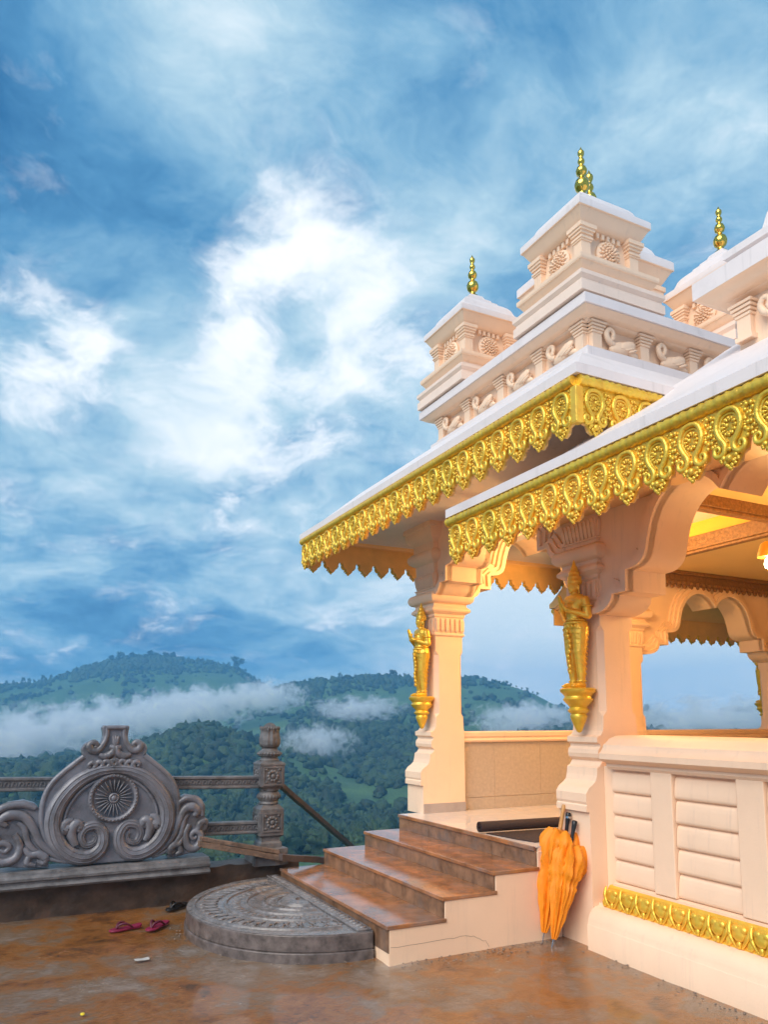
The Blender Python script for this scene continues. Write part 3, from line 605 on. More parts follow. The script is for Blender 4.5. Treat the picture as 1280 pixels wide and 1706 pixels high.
# tower: front (faces -x), near return (faces -y), far side (faces +y)
fringe(EX0, EY1, ZE, -R(90), 2*HE, .11, 21, 2*HE/21.0-.0001)
fringe(EX0, EY0, ZE, 0, .95, .12, 4)
fringe(EX1, EY1, ZE, R(180), 2*HE-.03, .14, 21, 2*HE/21.2)
MB().box(EX0-.03, EX0+.03, EY0-.03, EY0+.03, ZE-.31, ZE-.07).build('corner_block', GOLD, tp, bevel=.008)
fringe(LOWX, 4.855, LZ, -R(90), 6.2, .115, 27)
fringe(12.5, LOWY, LZ, R(180), 5.7, .11, 25)

# tower tier with the swan frieze ----------------------------------------------
TH = 1.21
tier = MB().sq([(TH, 4.735), (TH, 5.0)], CX, CY).build('frieze_wall', PEACH, tp)
MB().sq([(TH+.005, 4.975), (TH+.03, 4.985), (TH+.045, 4.99), (TH+.06, 5.005), (TH+.10, 5.01), (TH+.125, 5.02), (TH+.16, 5.045), (TH+.165, 5.05), (TH+.185, 5.052), (TH+.185, 5.135), (TH-.02, 5.165), (TH-.02, 5.16), (.9, 5.16)], CX, CY).build('frieze_cornice', WHITE, tier)
MB().sq([(TH+.006, 4.972), (TH+.031, 4.982), (TH+.046, 4.987), (TH+.061, 5.002), (TH+.101, 5.007), (TH+.126, 5.017), (TH+.161, 5.042), (TH+.17, 5.0475), (TH-.05, 5.0480)], CX, CY).build('frieze_cornice', PEACH, tier, smooth=30)
pl = MB().box(-.05, .05, -.045, .0, 0, .26)
for z, d in ((.16, .008), (.185, .016), (.21, .026), (.235, .036)): pl.box(-.05-d, .05+d, -.045-d, 0, z, z+.018)
pl.box(-.062, .062, -.057, 0, 0, .03)
PIL = pl.mesh('pilaster', PEACH)
sw = MB()
sw.ell((.02, -.03, .075), (.125, .045, .062), 14, 8, Matrix.Rotation(R(-12), 3, 'Y')); sw.ell((.06, -.055, .095), (.10, .028, .045), 12, 7, Matrix.Rotation(R(-22), 3, 'Y')); sw.ell((.12, -.045, .05), (.07, .02, .03), 10, 6, Matrix.Rotation(R(20), 3, 'Y'))
for k in range(3): sw.ell((.05+.03*k, -.07, .085-.012*k), (.075-.01*k, .012, .012), 8, 5, Matrix.Rotation(R(-22), 3, 'Y'))
nk = spline([(-.07, -.04, .09), (-.12, -.05, .11), (-.145, -.055, .16), (-.12, -.058, .20), (-.085, -.058, .19), (-.078, -.06, .155), (-.09, -.062, .13)], 4)
sw.tube(nk, [.026-.010*i/len(nk) for i in range(len(nk))], 8); sw.ell((-.086, -.062, .135), (.018, .016, .026), 8, 5); sw.ell((-.10, -.064, .108), (.008, .009, .02), 6, 4)
SWAN = sw.mesh('swan', PEACH, 80)
NB = 4; stp = 2*TH/NB
for side, (ox, oy, rz) in enumerate(((CX-TH, CY+TH, -R(90)), (CX-TH, CY-TH, 0))):
    for i in range(NB+1):
        s = min(max(i*stp, .06), 2*TH-.06); inst('pilaster', PIL, tier, T(ox, oy, 4.738, rz) @ Matrix.Translation((s, -.001, 0)))
        if i < NB: inst('swan', SWAN, tier, T(ox, oy, 4.738, rz) @ Matrix.Translation((i*stp+stp*.52, -.002, 0)) @ Matrix.Diagonal((1.12, 1, 1.05, 1)))
MB().sq([(.12, 5.16), (1.24, 5.16), (1.24, 5.20), (1.17, 5.205), (1.17, 5.23), (1.13, 5.235), (.1, 5.235)], CX, CY).build('stepped_roof', CREAMW, tp)

# turrets -------------------------------------------------------------------------
rs = MB().lathe([(.0, .0), (.128, 0), (.132, .01), (.12, .022), (.0, .022)], n=24)
for n_, rr, br, yo in ((16, .108, .016, .02), (16, .082, .017, .026), (12, .055, .016, .032), (8, .03, .013, .036), (1, 0, .016, .04)):
    for k in range(n_):
        a = 2*math.pi*(k+.5*(n_ == 12))/n_; rs.ell((rr*math.cos(a), rr*math.sin(a), yo), (br, br*.7, .012), 6, 4, None)
rs.xf(lambda x, y, z: (x, -z, y)); ROSE = rs.mesh('rosette', PEACH, 60)
def frus(rows): return MB().sq(rows)
T_BASE = frus([(.47, 5.16), (.47, 5.24), (.455, 5.25), (.45, 5.27), (.47, 5.295), (.475, 5.30), (.475, 5.335), (.40, 5.35), (.385, 5.37), (.385, 5.42)]).mesh('base', CREAMW)
T_BASE2 = frus([(.385, 5.40), (.40, 5.41), (.415, 5.43), (.43, 5.455), (.44, 5.46), (.445, 5.475), (.445, 5.505), (.36, 5.535), (.2, 5.535)]).mesh('base_cornice', PEACH)
T_BODY = frus([(.275, 5.50), (.275, 5.86)]).mesh('body', PEACH)
T_PIL = MB().sq([(.062, 5.53), (.062, 5.575), (.05, 5.578), (.05, 5.718), (.058, 5.72), (.058, 5.735), (.066, 5.737), (.066, 5.755), (.056, 5.757), (.056, 5.775), (.068, 5.777), (.068, 5.80), (.08, 5.802), (.08, 5.825), (.09, 5.827), (.09, 5.863)]).mesh('corner_pilaster', PEACH)
T_DENT = MB().box(-.016, .016, -.032, 0, 5.805, 5.853).mesh('dentil', PEACH)
T_CORN = frus([(.30, 5.855), (.33, 5.87), (.345, 5.885), (.355, 5.90), (.372, 5.93), (.392, 5.965), (.398, 5.975), (.41, 5.98), (.41, 6.0)]).mesh('cornice', PEACH, 30)
T_ROOF = frus([(.411, 5.985), (.411, 6.045), (.40, 6.06), (.36, 6.08), (.335, 6.10), (.32, 6.135), (.305, 6.175), (.28, 6.21), (.24, 6.245), (.20, 6.27), (.195, 6.29), (.15, 6.32), (.145, 6.34), (.10, 6.37), (.08, 6.41), (.05, 6.43), (.02, 6.435)]).mesh('roof_cap', WHITE, 40)
FIN = MB().lathe([(.06, 6.32), (.062, 6.345), (.04, 6.36), (.03, 6.385), (.035, 6.40), (.058, 6.42), (.068, 6.45), (.069, 6.475), (.058, 6.51), (.035, 6.53), (.024, 6.545), (.024, 6.56), (.045, 6.575), (.052, 6.60), (.052, 6.615), (.04, 6.645), (.022, 6.66), (.018, 6.675), (.03, 6.69), (.033, 6.705), (.028, 6.725), (.018, 6.735), (.020, 6.755), (.030, 6.775), (.031, 6.80), (.022, 6.815), (.014, 6.825), (.012, 6.845), (.005, 6.88), (.001, 6.90)], n=20).xf(lambda x, y, z: (x, y, z+.088 if z < 6.82 else 6.908+(z-6.82)*.45)).mesh('finial', GOLDP, 60)
def turret(x, y, k=1.0, dz=0, label=None):
    M0 = T(x, y, 0) @ Matrix.Translation((0, 0, 5.16+dz)) @ Matrix.Diagonal((k, k, k, 1)) @ Matrix.Translation((0, 0, -5.16))
    e = inst('turret', T_BODY, tp, M0)
    if label: e['label'] = label
    for nm, m in (('base', T_BASE), ('base_cornice', T_BASE2), ('cornice', T_CORN), ('roof_cap', T_ROOF), ('finial', FIN)): inst(nm, m, e, M0)
    for sx in (-1, 1):
        for sy_ in (-1, 1): inst('corner_pilaster', T_PIL, e, M0 @ Matrix.Translation((sx*.275, sy_*.275, 0)))
    for s in (0, 3):
        for q in range(5): inst('dentil', T_DENT, e, M0 @ Matrix.Rotation(s*math.pi/2, 4, 'Z') @ Matrix.Translation((-.12+q*.06, -.2745, 0)))
    for s in range(4): inst('rosette', ROSE, e, M0 @ Matrix.Rotation(s*math.pi/2, 4, 'Z') @ Matrix.Translation((0, -.277, 5.672)) @ Matrix.Diagonal((1.0, 1.6, 1.0, 1)))
TO = .92
for sx, sy_ in ((-1, -1), (-1, 1), (1, -1), (1, 1)): turret(CX+sx*TO-.03, CY+sy_*TO)
turret(CX, CY, 1.42, 0)

# the upper storey of the near wing ---------------------------------------------------
wx, wy = 4.2, 3.15
wt = MB().box(wx, 6.6, -1, wy, 4.0, 4.42).build('frieze_wall', PEACH, tp)
def wedge(rows, mt, nm, smooth=None):
    MB().rings([[(wx-d, -1, z), (8-d, -1, z), (8-d, wy+d, z), (wx-d, wy+d, z)] for d, z in rows]).build(nm, mt, wt, smooth=smooth)
wedge([(.004, 4.375), (.03, 4.385), (.05, 4.40), (.10, 4.405), (.13, 4.42), (.17, 4.45), (.19, 4.455), (.19, 4.46)], PEACH, 'frieze_cornice', 30)
wedge([(.194, 4.455), (.194, 4.575), (.10, 4.62), (.02, 4.64), (.02, 4.70), (.05, 4.71), (.05, 4.76), (-.08, 4.79), (-.12, 4.87), (-.15, 5.0), (-.24, 5.12), (-.40, 5.2), (-.8, 5.25)], WHITE, 'frieze_roof', 30)
for i in range(8):
    inst('pilaster', PIL, wt, T(wx, wy-.07-i*.56, 4.09, -R(90)))
    inst('swan', SWAN, wt, T(wx, wy-.35-i*.56, 4.09, -R(90)))

# ------------------------------------------------------------------ stairs
SX = [2.408, 2.847, 3.282, 3.672]; SZ = [.256, .402, .538, FLOOR]; SY0, SY1 = 4.748, 7.0
st = thing('entrance_stairs', (2.9, 5.9, 0), 'wet brown granite steps rising to the pavilion platform', 'stairs')
prof_ = [(SX[0]+.012, -.03)]
for i in range(3): prof_ += [(SX[i]+.012, SZ[i]-.03), (SX[i+1]+.012, SZ[i]-.03)]
prof_ += [(SX[3]+.012, SZ[3]-.035), (3.90, SZ[3]-.035), (3.90, -.03)]
# rough near cheek, then the core
MB().prism([(x+(.0 if i else -.012), z) for i, (x, z) in enumerate(prof_)], SY0+.012, SY1-.02, 'y').build('core', PEACH, st)
ch = [(SX[0], -.03), (SX[0], SZ[0]-.028), (SX[1]+.003, SZ[0]-.028), (SX[1]+.003, SZ[1]-.028), (SX[2]+.003, SZ[1]-.028), (SX[2]+.003, SZ[2]-.028), (SX[3]+.001, SZ[2]-.028), (SX[3]+.001, SZ[3]-.03), (3.895, SZ[3]-.03), (3.895, -.03)]
MB().prism(ch, SY0, SY0+.0115, 'y').build('side_wall', PEACH, st, bevel=.003)
rs2 = random.Random(3)
for i in range(4):
    x0 = SX[i]; x1 = SX[i+1]+.012 if i < 3 else x0+.30
    if i < 3:
        MB().box(x0-.022, x1, SY0-.008, SY1, SZ[i]-.028, SZ[i]).build('tread', GRAN, st, bevel=.005)
    else:
        MB().box(x0-.022, x0+.0, SY0+.02, SY1, SZ[i]-.028, SZ[i]+.004).build('tread', GRAN, st, bevel=.004)
    ys = [SY0+(.013 if i else .001)]
    while ys[-1] < SY1-.3: ys.append(min(SY1, ys[-1]+rs2.uniform(.38, .62)))
    if ys[-1] < SY1: ys[-1] = SY1
    zb = SZ[i-1] if i else .0
    for a, b_ in zip(ys[:-1], ys[1:]):
        MB().box(x0-.006-rs2.uniform(0, .002), x0+.011, a+.0015, b_-.0015, zb+.001 if i else .075, SZ[i]-.0285).build('riser_tile', RISER, st)
MB().box(SX[0]-.003, SX[0]+.012, SY0+.002, SY1, -.03, .074).build('base_course', PEACH, st)
# hairline cracks in the cheek
ck = MB()
for pl_ in ([(2.42, .112), (2.62, .113), (2.82, .112), (3.02, .118)], [(3.02, .118), (3.10, .10), (3.16, .07), (3.20, .05), (3.22, .015)]):
    P = spline(pl_, 4); ck.tube([(p[0]+rs2.uniform(-.004, .004), SY0-.0005, p[1]+rs2.uniform(-.004, .004)) for p in P], .0009, 4)
ck.build('crack', EARTH, st)

# ------------------------------------------------------------------ moonstone
MX, MY, MR = 2.385, 6.0, 1.055
ms = thing('moonstone', (MX-.4, MY, 0), 'half-round carved granite moonstone slab at the foot of the steps', 'moonstone')
def half_disc(r, z0, z1, name, mt, x=MX, extra=.0, n=48):
    return MB().prism([(x-r*math.sin(math.pi*i/n)-extra*(0 < i < n), MY-r*math.cos(math.pi*i/n)) for i in range(n+1)], z0, z1, 'z').build(name, mt, ms, bevel=.008)
half_disc(MR+.012, -.02, .062, 'lower_course', MOONS); half_disc(MR, .062, .176, 'slab', MOONS)
half_disc(MR-.006, .176, .180, 'top_face', MOON)
def arc_band(r0, r1, z0, z1, name, mt, n=48):
    rings = []
    for i in range(n+1):
        a = math.pi*(.012+.976*i/n); c, s_ = math.sin(a), math.cos(a)
        rings.append([(MX-.13-r0*c, MY-r0*s_, z0), (MX-.13-r1*c, MY-r1*s_, z0), (MX-.13-(r1-.006)*c, MY-(r1-.006)*s_, z1), (MX-.13-(r0+.006)*c, MY-(r0+.006)*s_, z1)])
    return MB().rings(rings).build(name, mt, ms, smooth=35)
for r0, r1, z in ((.855, .885, .193), (.61, .64, .192), (.45, .475, .192), (.31, .335, .192), (.2, .215, .191)): arc_band(r0, r1, .179, z, 'ring', MOON)
arc_band(.06, .185, .179, .196, 'lotus_heart', MOON)
for n_, rr, lx, ly in ((24, .75, .07, .03), (26, .54, .036, .022), (16, .26, .03, .02)):   # carved petals and beasts in bands
    for k in range(n_):
        a = math.pi*(k+.5)/n_; c, s_ = math.sin(a), math.cos(a)
        Mr = Matrix.Rotation(math.atan2(-s_, -c), 3, 'Z'); q = MB().ell((0, 0, 0), (lx, ly, .006), 8, 5, Mr)
        if n_ == 24:
            q.tube([Mr @ Vector(p) for p in spline([(-.06, .02, .006), (-.02, .045, .002), (.03, .03, .003), (.06, .045, .001), (.07, .02, .0)], 3)], .007, 5); q.tube([Mr @ Vector(p) for p in spline([(-.05, -.03, .006), (0, -.045, .002), (.05, -.025, .001)], 3)], .006, 5)
        q.build('carved_petal', MOON, ms, T(MX-.13-rr*c, MY-rr*s_, .181), smooth=70)
MB().box(MX-.115, MX-.004, MY-MR+.02, MY+MR-.02, .1795, .196).build('edge_band', MOON, ms, bevel=.006)
for k in range(34): MB().ell((0, 0, 0), (.032, .024, .010), 8, 5).build('edge_bead', MOON, ms, T(MX-.06, MY-MR+.06+k*.0588, .197), smooth=70)

# ------------------------------------------------------------------ golden praying statues on brackets
def remesh(o, vox, sm=2):
    m = o.modifiers.new('remesh', 'REMESH'); m.mode = 'VOXEL'; m.voxel_size = vox; m.use_smooth_shade = True
    k = o.modifiers.new('smooth', 'SMOOTH'); k.factor = .5; k.iterations = sm
fg = MB()        # figure faces -x, feet at z = 0, about 1.0 m to the crown tip
def sym(fn):
    for s in (-1, 1): fn(s)
fg.cap((0, 0, .50), (0, 0, .58), .088, .078); fg.cap((-.004, 0, .58), (-.006, 0, .68), .07, .088); fg.cap((0, -.05, .73), (0, .05, .73), .068, .068); fg.ell((-.03, .035, .70), (.045, .05, .045)); fg.ell((-.03, -.035, .70), (.045, .05, .045))
fg.cap((0, 0, .76), (-.006, 0, .82), .036, .034)
fg.ell((-.012, 0, .865), (.058, .049, .066), 14, 10); fg.ell((-.058, 0, .855), (.018, .011, .02)); fg.ell((-.052, 0, .835), (.016, .018, .008)); fg.ell((-.045, 0, .815), (.02, .02, .014))
sym(lambda s: (fg.ell((-.05, s*.021, .872), (.012, .012, .007)), fg.ell((.0, s*.052, .852), (.012, .009, .024)), fg.ell((.0, s*.055, .815), (.011, .009, .014))))
fg.lathe([(.056, .885), (.064, .895), (.066, .91), (.060, .92), (.058, .94), (.062, .945), (.05, .958), (.046, .975), (.05, .98), (.036, 1.0), (.03, 1.02), (.033, 1.025), (.018, 1.05), (.008, 1.085), (.002, 1.10)], n=16)
def limbs(s):
    fg.cap((0, s*.052, .50), (-.012, s*.052, .30), .076, .056); fg.cap((-.012, s*.052, .30), (.0, s*.05, .09), .053, .036); fg.cap((0, s*.05, .10), (0, s*.05, .035), .034, .030)
    fg.cap((.012, s*.05, .022), (-.075, s*.06, .016), .030, .022); fg.ell((-.095, s*.062, .012), (.022, .026, .012))
    fg.ell((0, s*.06, .47), (.08, .06, .09))
    fg.cap((.005, s*.118, .735), (.012, s*.142, .60), .038, .032); fg.cap((.012, s*.142, .598), (-.125, s*.028, .655), .031, .021)
    fg.cap((-.125, s*.022, .655), (-.15, s*.013, .70), .018, .016)                 # palm
    for k, (ln, dx) in enumerate(((.052, -.014), (.062, -.004), (.058, .006), (.045, .015))): fg.cap((-.153+dx*.6, s*.010, .71), (-.168+dx, s*.006, .71+ln), .0075, .006, 6)
    fg.cap((-.13, s*.012, .675), (-.125, s*.008, .725), .008, .006, 6)              # thumb
sym(limbs)
FIGM = fg.mesh('figure', GOLD, 80)
orn = MB()
def ringz(z, rx, ry, r, x=0, y=0, n=20, m=6, tilt=0):
    orn.tube([(x+rx*math.cos(2*math.pi*k/n), y+ry*math.sin(2*math.pi*k/n), z+tilt*math.cos(2*math.pi*k/n)) for k in range(n+1)], r, m)
ringz(.545, .085, .098, .014); ringz(.57, .08, .09, .008); ringz(.775, .045, .07, .008, x=-.01, tilt=.02); ringz(.745, .062, .075, .01, x=-.02, tilt=.035)
for s in (-1, 1):
    for k in range(9): ringz(.47-k*.042, .079-.0045*k, .062-.003*k, .006, x=-.004, y=s*.053, n=14, m=4, tilt=-.03)
    ringz(.055, .036, .036, .008, y=s*.05, n=12); ringz(.68, .042, .042, .008, x=.008, y=s*.128, n=12); ringz(.648, .026, .026, .006, x=-.105, y=s*.05, n=10)
for k in range(10): orn.ell((-.086-.004*math.sin(k), 0+.012*math.sin(k*1.3), .52-k*.043), (.014, .022, .024), 8, 5)
for k in range(12):
    a = math.pi*(.5+k/11); orn.ell((.085*math.cos(a), .098*math.sin(a), .515), (.012, .013, .022), 6, 4)
ORNM = orn.mesh('ornaments', GOLD, 70)
BRKT = MB().lathe([(.001, -.345), (.02, -.335), (.035, -.30), (.05, -.265), (.062, -.235), (.066, -.215), (.058, -.20), (.072, -.19), (.085, -.175), (.072, -.16), (.066, -.15), (.078, -.135), (.102, -.11), (.118, -.09), (.108, -.078), (.104, -.065), (.12, -.045), (.136, -.032), (.138, -.012), (.125, -.002), (.06, .0)], n=20).mesh('bracket', GOLD, 45)
def statue(x, y, z, label, k=1.0, rz=0):
    t = thing('golden_statue', (x, y, z), label, 'statue', None, rz)
    f = inst('figure', FIGM, t, T(x, y, z, rz) @ Matrix.Diagonal((k, k, k, 1))); remesh(f, .0055, 1)
    inst('ornaments', ORNM, t, T(x, y, z, rz) @ Matrix.Diagonal((k, k, k, 1)))
    inst('bracket', BRKT, t, T(x, y, z, rz))
statue(3.955, C_Y0-.02, 1.89, 'gilded praying figure on a bracket on the nearer front column above the umbrellas', .92)
statue(3.955, C_Y1-.05, 1.89, 'gilded praying figure on a bracket on the farther front column beside the valley', .92)
statue(9.86, 7.36, 1.89, 'gilded praying figure mostly cut off at the right edge beyond the arched opening', .92, R(-90))

# ------------------------------------------------------------------ hanging lamps
def hanging_lamp(LX, LY, ztop, dz, energy, label):
    lp = thing('hanging_lamp', (LX, LY, ztop), label, 'lamp')
    MB().tube([(LX, LY, ztop), (LX, LY, 2.62+dz)], .012, 8).build('stem', GOLDP, lp)
    MB().lathe([(.02, 3.30+dz), (.07, 3.28+dz), (.10, 3.22+dz), (.05, 3.15+dz), (.03, 3.05+dz), (.06, 2.98+dz), (.13, 2.94+dz), (.10, 2.88+dz), (.04, 2.82+dz), (.05, 2.74+dz), (.02, 2.62+dz)], LX, LY, 18).build('body', COFFER, lp, smooth=60)
    for k in range(6):
        a = k*math.pi/3+.2; cx_, cy_ = LX+.26*math.cos(a), LY+.26*math.sin(a)
        arm = MB().tube(spline([(LX, LY, 2.86+dz), (LX+.12*math.cos(a), LY+.12*math.sin(a), 2.80+dz), (cx_, cy_, 2.86+dz), (cx_, cy_, 2.93+dz)], 4), .010, 6).build('arm', GOLDP, lp)
        MB().lathe([(.02, 3.10+dz), (.05, 3.08+dz), (.075, 3.0+dz), (.08, 2.97+dz)], cx_, cy_, 14).build('shade', COFFER, arm, smooth=60)
        MB().lathe([(.001, 2.86+dz), (.022, 2.88+dz), (.03, 2.91+dz), (.024, 2.945+dz), (.012, 2.96+dz)], cx_, cy_, 12).build('bulb', BULB, arm, smooth=60)
    ll = bpy.data.lights.new('lamp_glow', 'POINT'); ll.energy = energy; ll.color = (1, .60, .21); ll.shadow_soft_size = .28
    place(link(bpy.data.objects.new('lamp_glow', ll)), lp, T(LX+.02, LY+.02, 2.70+dz))
hanging_lamp(5.70, 3.82, 3.548, 0, 45, 'warm lit hanging lamp inside the pavilion at the right edge')
hanging_lamp(5.42, 5.80, 3.948, .62, 60, 'warm lit lamp under the tower ceiling, hidden behind the nearer front column')

# ------------------------------------------------------------------ rolled mat on the platform
rm = thing('rolled_mat', (4.0, 5.4, FLOOR), 'dark brown mat half rolled up on the platform at the top of the steps', 'mat')
sp = []
for i in range(70):
    a = i/69*2*math.pi*2.6; r = .018+.034*i/69; sp.append((r*math.cos(a), r*math.sin(a)))
inner = [(p[0]*(1-.007/(math.hypot(*p)+1e-6)), p[1]*(1-.007/(math.hypot(*p)+1e-6))) for p in sp]
MB().prism(sp+inner[::-1], 0, .86, 'x').build('roll', MATM, rm, T(3.645, 5.50, FLOOR+.058, R(-4)), smooth=40)
MB().prism([(3.70, 5.47), (4.45, 5.42), (4.45, 4.85), (3.78, 4.92), (3.74, 5.1)], FLOOR+.0045, FLOOR+.012, 'z').build('flat_end', MATM, rm)

# ------------------------------------------------------------------ umbrellas
def umbrella(tip, top, rmax, label, handle, seed, spread=.0):
    t = thing('folded_umbrella', tip, label, 'umbrella'); tip, top = Vector(tip), Vector(top); ax = (top-tip); L = ax.length; az_ = ax.normalized()
    e1 = az_.orthogonal().normalized(); e2 = az_.cross(e1); rd = random.Random(seed); ph = [rd.uniform(0, 6.28) for _ in range(6)]
    def pt(u, a, r): return tip+az_*(u*L)+(e1*math.cos(a)+e2*math.sin(a))*r
    n, m = 72, 34; rings = []
    for j in range(m):
        v = j/(m-1); u = .075+.70*v
        env = rmax*(.10+1.05*v**.85)*(1+.07*math.sin(v*6+ph[0]))*(1-.45*max(0, (v-.90)/.10)**1.5)+.006
        if .60 < v < .68: env *= .86
        ring = []
        for i in range(n):
            a = 2*math.pi*i/n; tw = a+.5*v+.12*math.sin(3*v+ph[1])
            fold = .46*abs(math.sin(4*tw+ph[2]))**.6-.08+.10*math.sin(3*tw+2*v+ph[3])+.085*math.sin(9*tw+5*v+ph[1])+.055*math.sin(19*tw-8*v+ph[4])+.04*math.sin(31*v+3*a)
            sag = .16*math.cos(a-ph[5])*v+.42*max(0, (v-.62)/.38)**1.5*max(0, math.cos(a-ph[5]))**2
            edge = .045*L*abs(math.sin(4*tw+ph[2]))*max(0, (v-.86)/.14)
            r = env*(.70+fold+sag); ring.append(tuple(pt(u+edge/L, a, max(.006, r))))
        rings.append(ring)
    MB().rings(rings).build('canopy', ORANGE, t, smooth=55)
    MB().tube([tip, tip+az_*.07*L, tip+az_*.10*L], [.004, .0055, .008], 8).build('ferrule', CHROME, t)
    MB().tube([pt(.08, 0, 0), pt(.86, 0, 0)], .006, 8).build('shaft', CHROME, t)
    for k in range(8):
        a = k*math.pi/4; MB().tube([pt(.70, a, rmax*.35), pt(.785, a, rmax*.42)], .0028, 5).build('rib_tip', CHROME, t)
    MB().tube([pt(.55, 0, rmax*1.0), pt(.53, .4, rmax*1.1), pt(.47, .6, rmax*1.12), pt(.44, .7, rmax*1.05)], [.007, .01, .008, .004], 5).build('tie_strap', ORANGE, t)
    if handle == 'wood': MB().tube([pt(u, 0, 0) for u in (.80, .84, .92, .985, 1.0)], [.017, .0165, .015, .017, .012], 12).build('handle', WOODH, t, smooth=60); MB().tube([pt(u, 0, 0) for u in (.765, .80)], [.020, .020], 10).build('collar', BLACK, t)
    else:
        MB().tube([pt(u, 0, 0) for u in (.80, .83, .90, .96, .99, 1.0)], [.013, .015, .014, .019, .021, .015], 12).build('handle', BLACK, t, smooth=60)
        if handle == 'ring': MB().tube([pt(.955, 0, 0), pt(.97, 0, 0)], .0215, 12).build('ring', CHROME, t)
umbrella((3.655, 4.695, .0), (3.868, 4.66, 1.00), .125, 'orange folded umbrella with a pale wooden handle, leftmost against the column', 'wood', 2)
umbrella((3.625, 4.55, .0), (3.865, 4.535, .895), .108, 'orange folded umbrella with a plain black handle, nearest the panelled wall', 'black', 5)
umbrella((3.74, 4.66, .0), (3.872, 4.615, .945), .060, 'orange folded umbrella with black handle and silver ring, behind the other two', 'ring', 9)

# ------------------------------------------------------------------ flip-flops
def flipflop(x, y, rz, mt, mts, label, group=None, flip=1):
    t = thing('flip_flop', (x, y, 0), label, 'sandal', group, rz)
    out = spline([(-.125, 0), (-.115, -.03), (-.05, -.036), (.03, -.042), (.09, -.046), (.128, -.025), (.135, .004), (.11, .035), (.05, .042), (-.03, .034), (-.1, .033), (-.125, 0)], 5)[:-1]
    zt = lambda a: .018+.012*max(0, -a/.125)
    n = len(out); mb = MB(); mb.raw([(p[0], flip*p[1], .004) for p in out]+[(p[0], flip*p[1], zt(p[0])) for p in out], [tuple(range(n)), tuple(range(n, 2*n))]+[(i, (i+1) % n, n+(i+1) % n, n+i) for i in range(n)])
    mb.build('sole', mt, t, T(x, y, .012, rz), bevel=.004)
    for s in (-1, 1): MB().tube(spline([(.085, 0, .016), (.065, s*.016, .048), (.02, s*.036, .055), (-.035, s*.038, .022)], 5), [.006+.004*math.sin(i/15*3.14) for i in range(16)], 7).build('strap', mts, t, T(x, y, .012, rz), smooth=60)
flipflop(.935, 6.405, R(195), MAROON, MAROOND, 'maroon flip-flop lying on the wet floor, left one of the pair', 'maroon sandals')
flipflop(1.165, 6.36, R(225), MAROON, MAROOND, 'maroon flip-flop lying on the wet floor, right one of the pair', 'maroon sandals', -1)
flipflop(1.43, 6.91, R(218), BLACK, BLACK, 'black flip-flop tucked beside the moonstone by the low wall')

# ------------------------------------------------------------------ low wall and carved stone balustrade
lw = thing('low_wall', (0, 7.2, 0), 'dark damp plastered low wall under the carved stone balustrade', 'wall')
def rough_box(x0, x1, y0, y1, z0, z1, name, par, mt, amp=.012, step=.06):
    nx = int((x1-x0)/step); nz = max(3, int((z1-z0)/step)); rings = []
    for i in range(nx+1):
        x = x0+(x1-x0)*i/nx; ring = []
        for k in range(nz+1):
            z = z0+(z1-z0)*k/nz; ring.append((x, y0+amp*mnoise.noise((x*5, z*9, 2)), z+(.02*mnoise.noise((x*7, 0, 5)) if k == nz else 0)))
        for k in range(3): ring.append((x, y0+(y1-y0)*(k+1)/3, z1+.02*mnoise.noise((x*7, k, 5))))
        ring.append((x, y1, z0)); rings.append(ring)
    return MB().rings(rings).build(name, mt, par, smooth=40)
rough_box(-6, 1.74, 7.10, 7.42, -2.6, .262, 'wall_body', lw, EARTH); rough_box(1.741, 2.62, 7.10, 7.40, -2.6, .30, 'wall_body', lw, EARTH, .02)
rough_box(2.15, 2.48, 7.02, 7.36, .28, .43, 'post_footing', lw, STONED, .03, .03)

bl = thing('stone_balustrade', (.87, 7.1, .26), 'grey carved stone balustrade with a wheel-emblem panel, rails and a lotus-topped post', 'balustrade')
PXc, PY0, KM = .874, 7.05, .00141
def Z(x, y): return (PXc+(x-655)*KM, .414+(882-y)*KM)      # carving sketch units -> metres on the panel face
def zt(p, y): a, b_ = Z(*p); return (a, y, b_)
def relief(paths, name, r, yoff, n=8, par=None, mt=STONE):
    mb = MB()
    for P, ra in paths:
        q = spline(P, 6); m = len(q)
        rr = [np.interp(i/(m-1), np.linspace(0, 1, len(ra)), ra)*KM*r for i in range(m)]
        mb.tube([zt(p, 0) for p in q], rr, n)
    mb.xf(lambda x, y, z: (x, PY0+yoff+y*.85, z))
    return mb.build(name, mt, par or bl, smooth=70)
def mir(P): return [(1310-x, y) for x, y in P]
# base moulding
MB().prism([(7.02, .262), (6.985, .268), (6.975, .285), (6.985, .30), (7.0, .31), (7.0, .325), (6.985, .335), (6.985, .355), (7.005, .375), (7.01, .39), (7.035, .400), (7.04, .404), (7.30, .404), (7.34, .38), (7.36, .262)], -1.4, 1.725, 'x').build('base_moulding', STONED, bl, smooth=25)
half_o = [(0, 45), (78, 45), (82, 60), (78, 75), (74, 110), (80, 138), (95, 165), (110, 160), (125, 145), (150, 142), (180, 155), (196, 185), (192, 215), (180, 235), (230, 275), (290, 325), (340, 375), (375, 430), (396, 500), (402, 570), (392, 650), (365, 730), (318, 800), (255, 855), (190, 882)]
outl = [(655+x, y) for x, y in half_o]+[(655-x, y) for x, y in reversed(half_o[1:])]
MB().prism([Z(*p) for p in outl], PY0+.03, PY0+.16, 'y').build('panel', STONE, bl, bevel=.012)
rimp = [(655+s, y) for s, y in half_o[13:-1]]
for P in (rimp, mir(rimp)): relief([(P, [17, 17])], 'edge_roll', 1, .035)
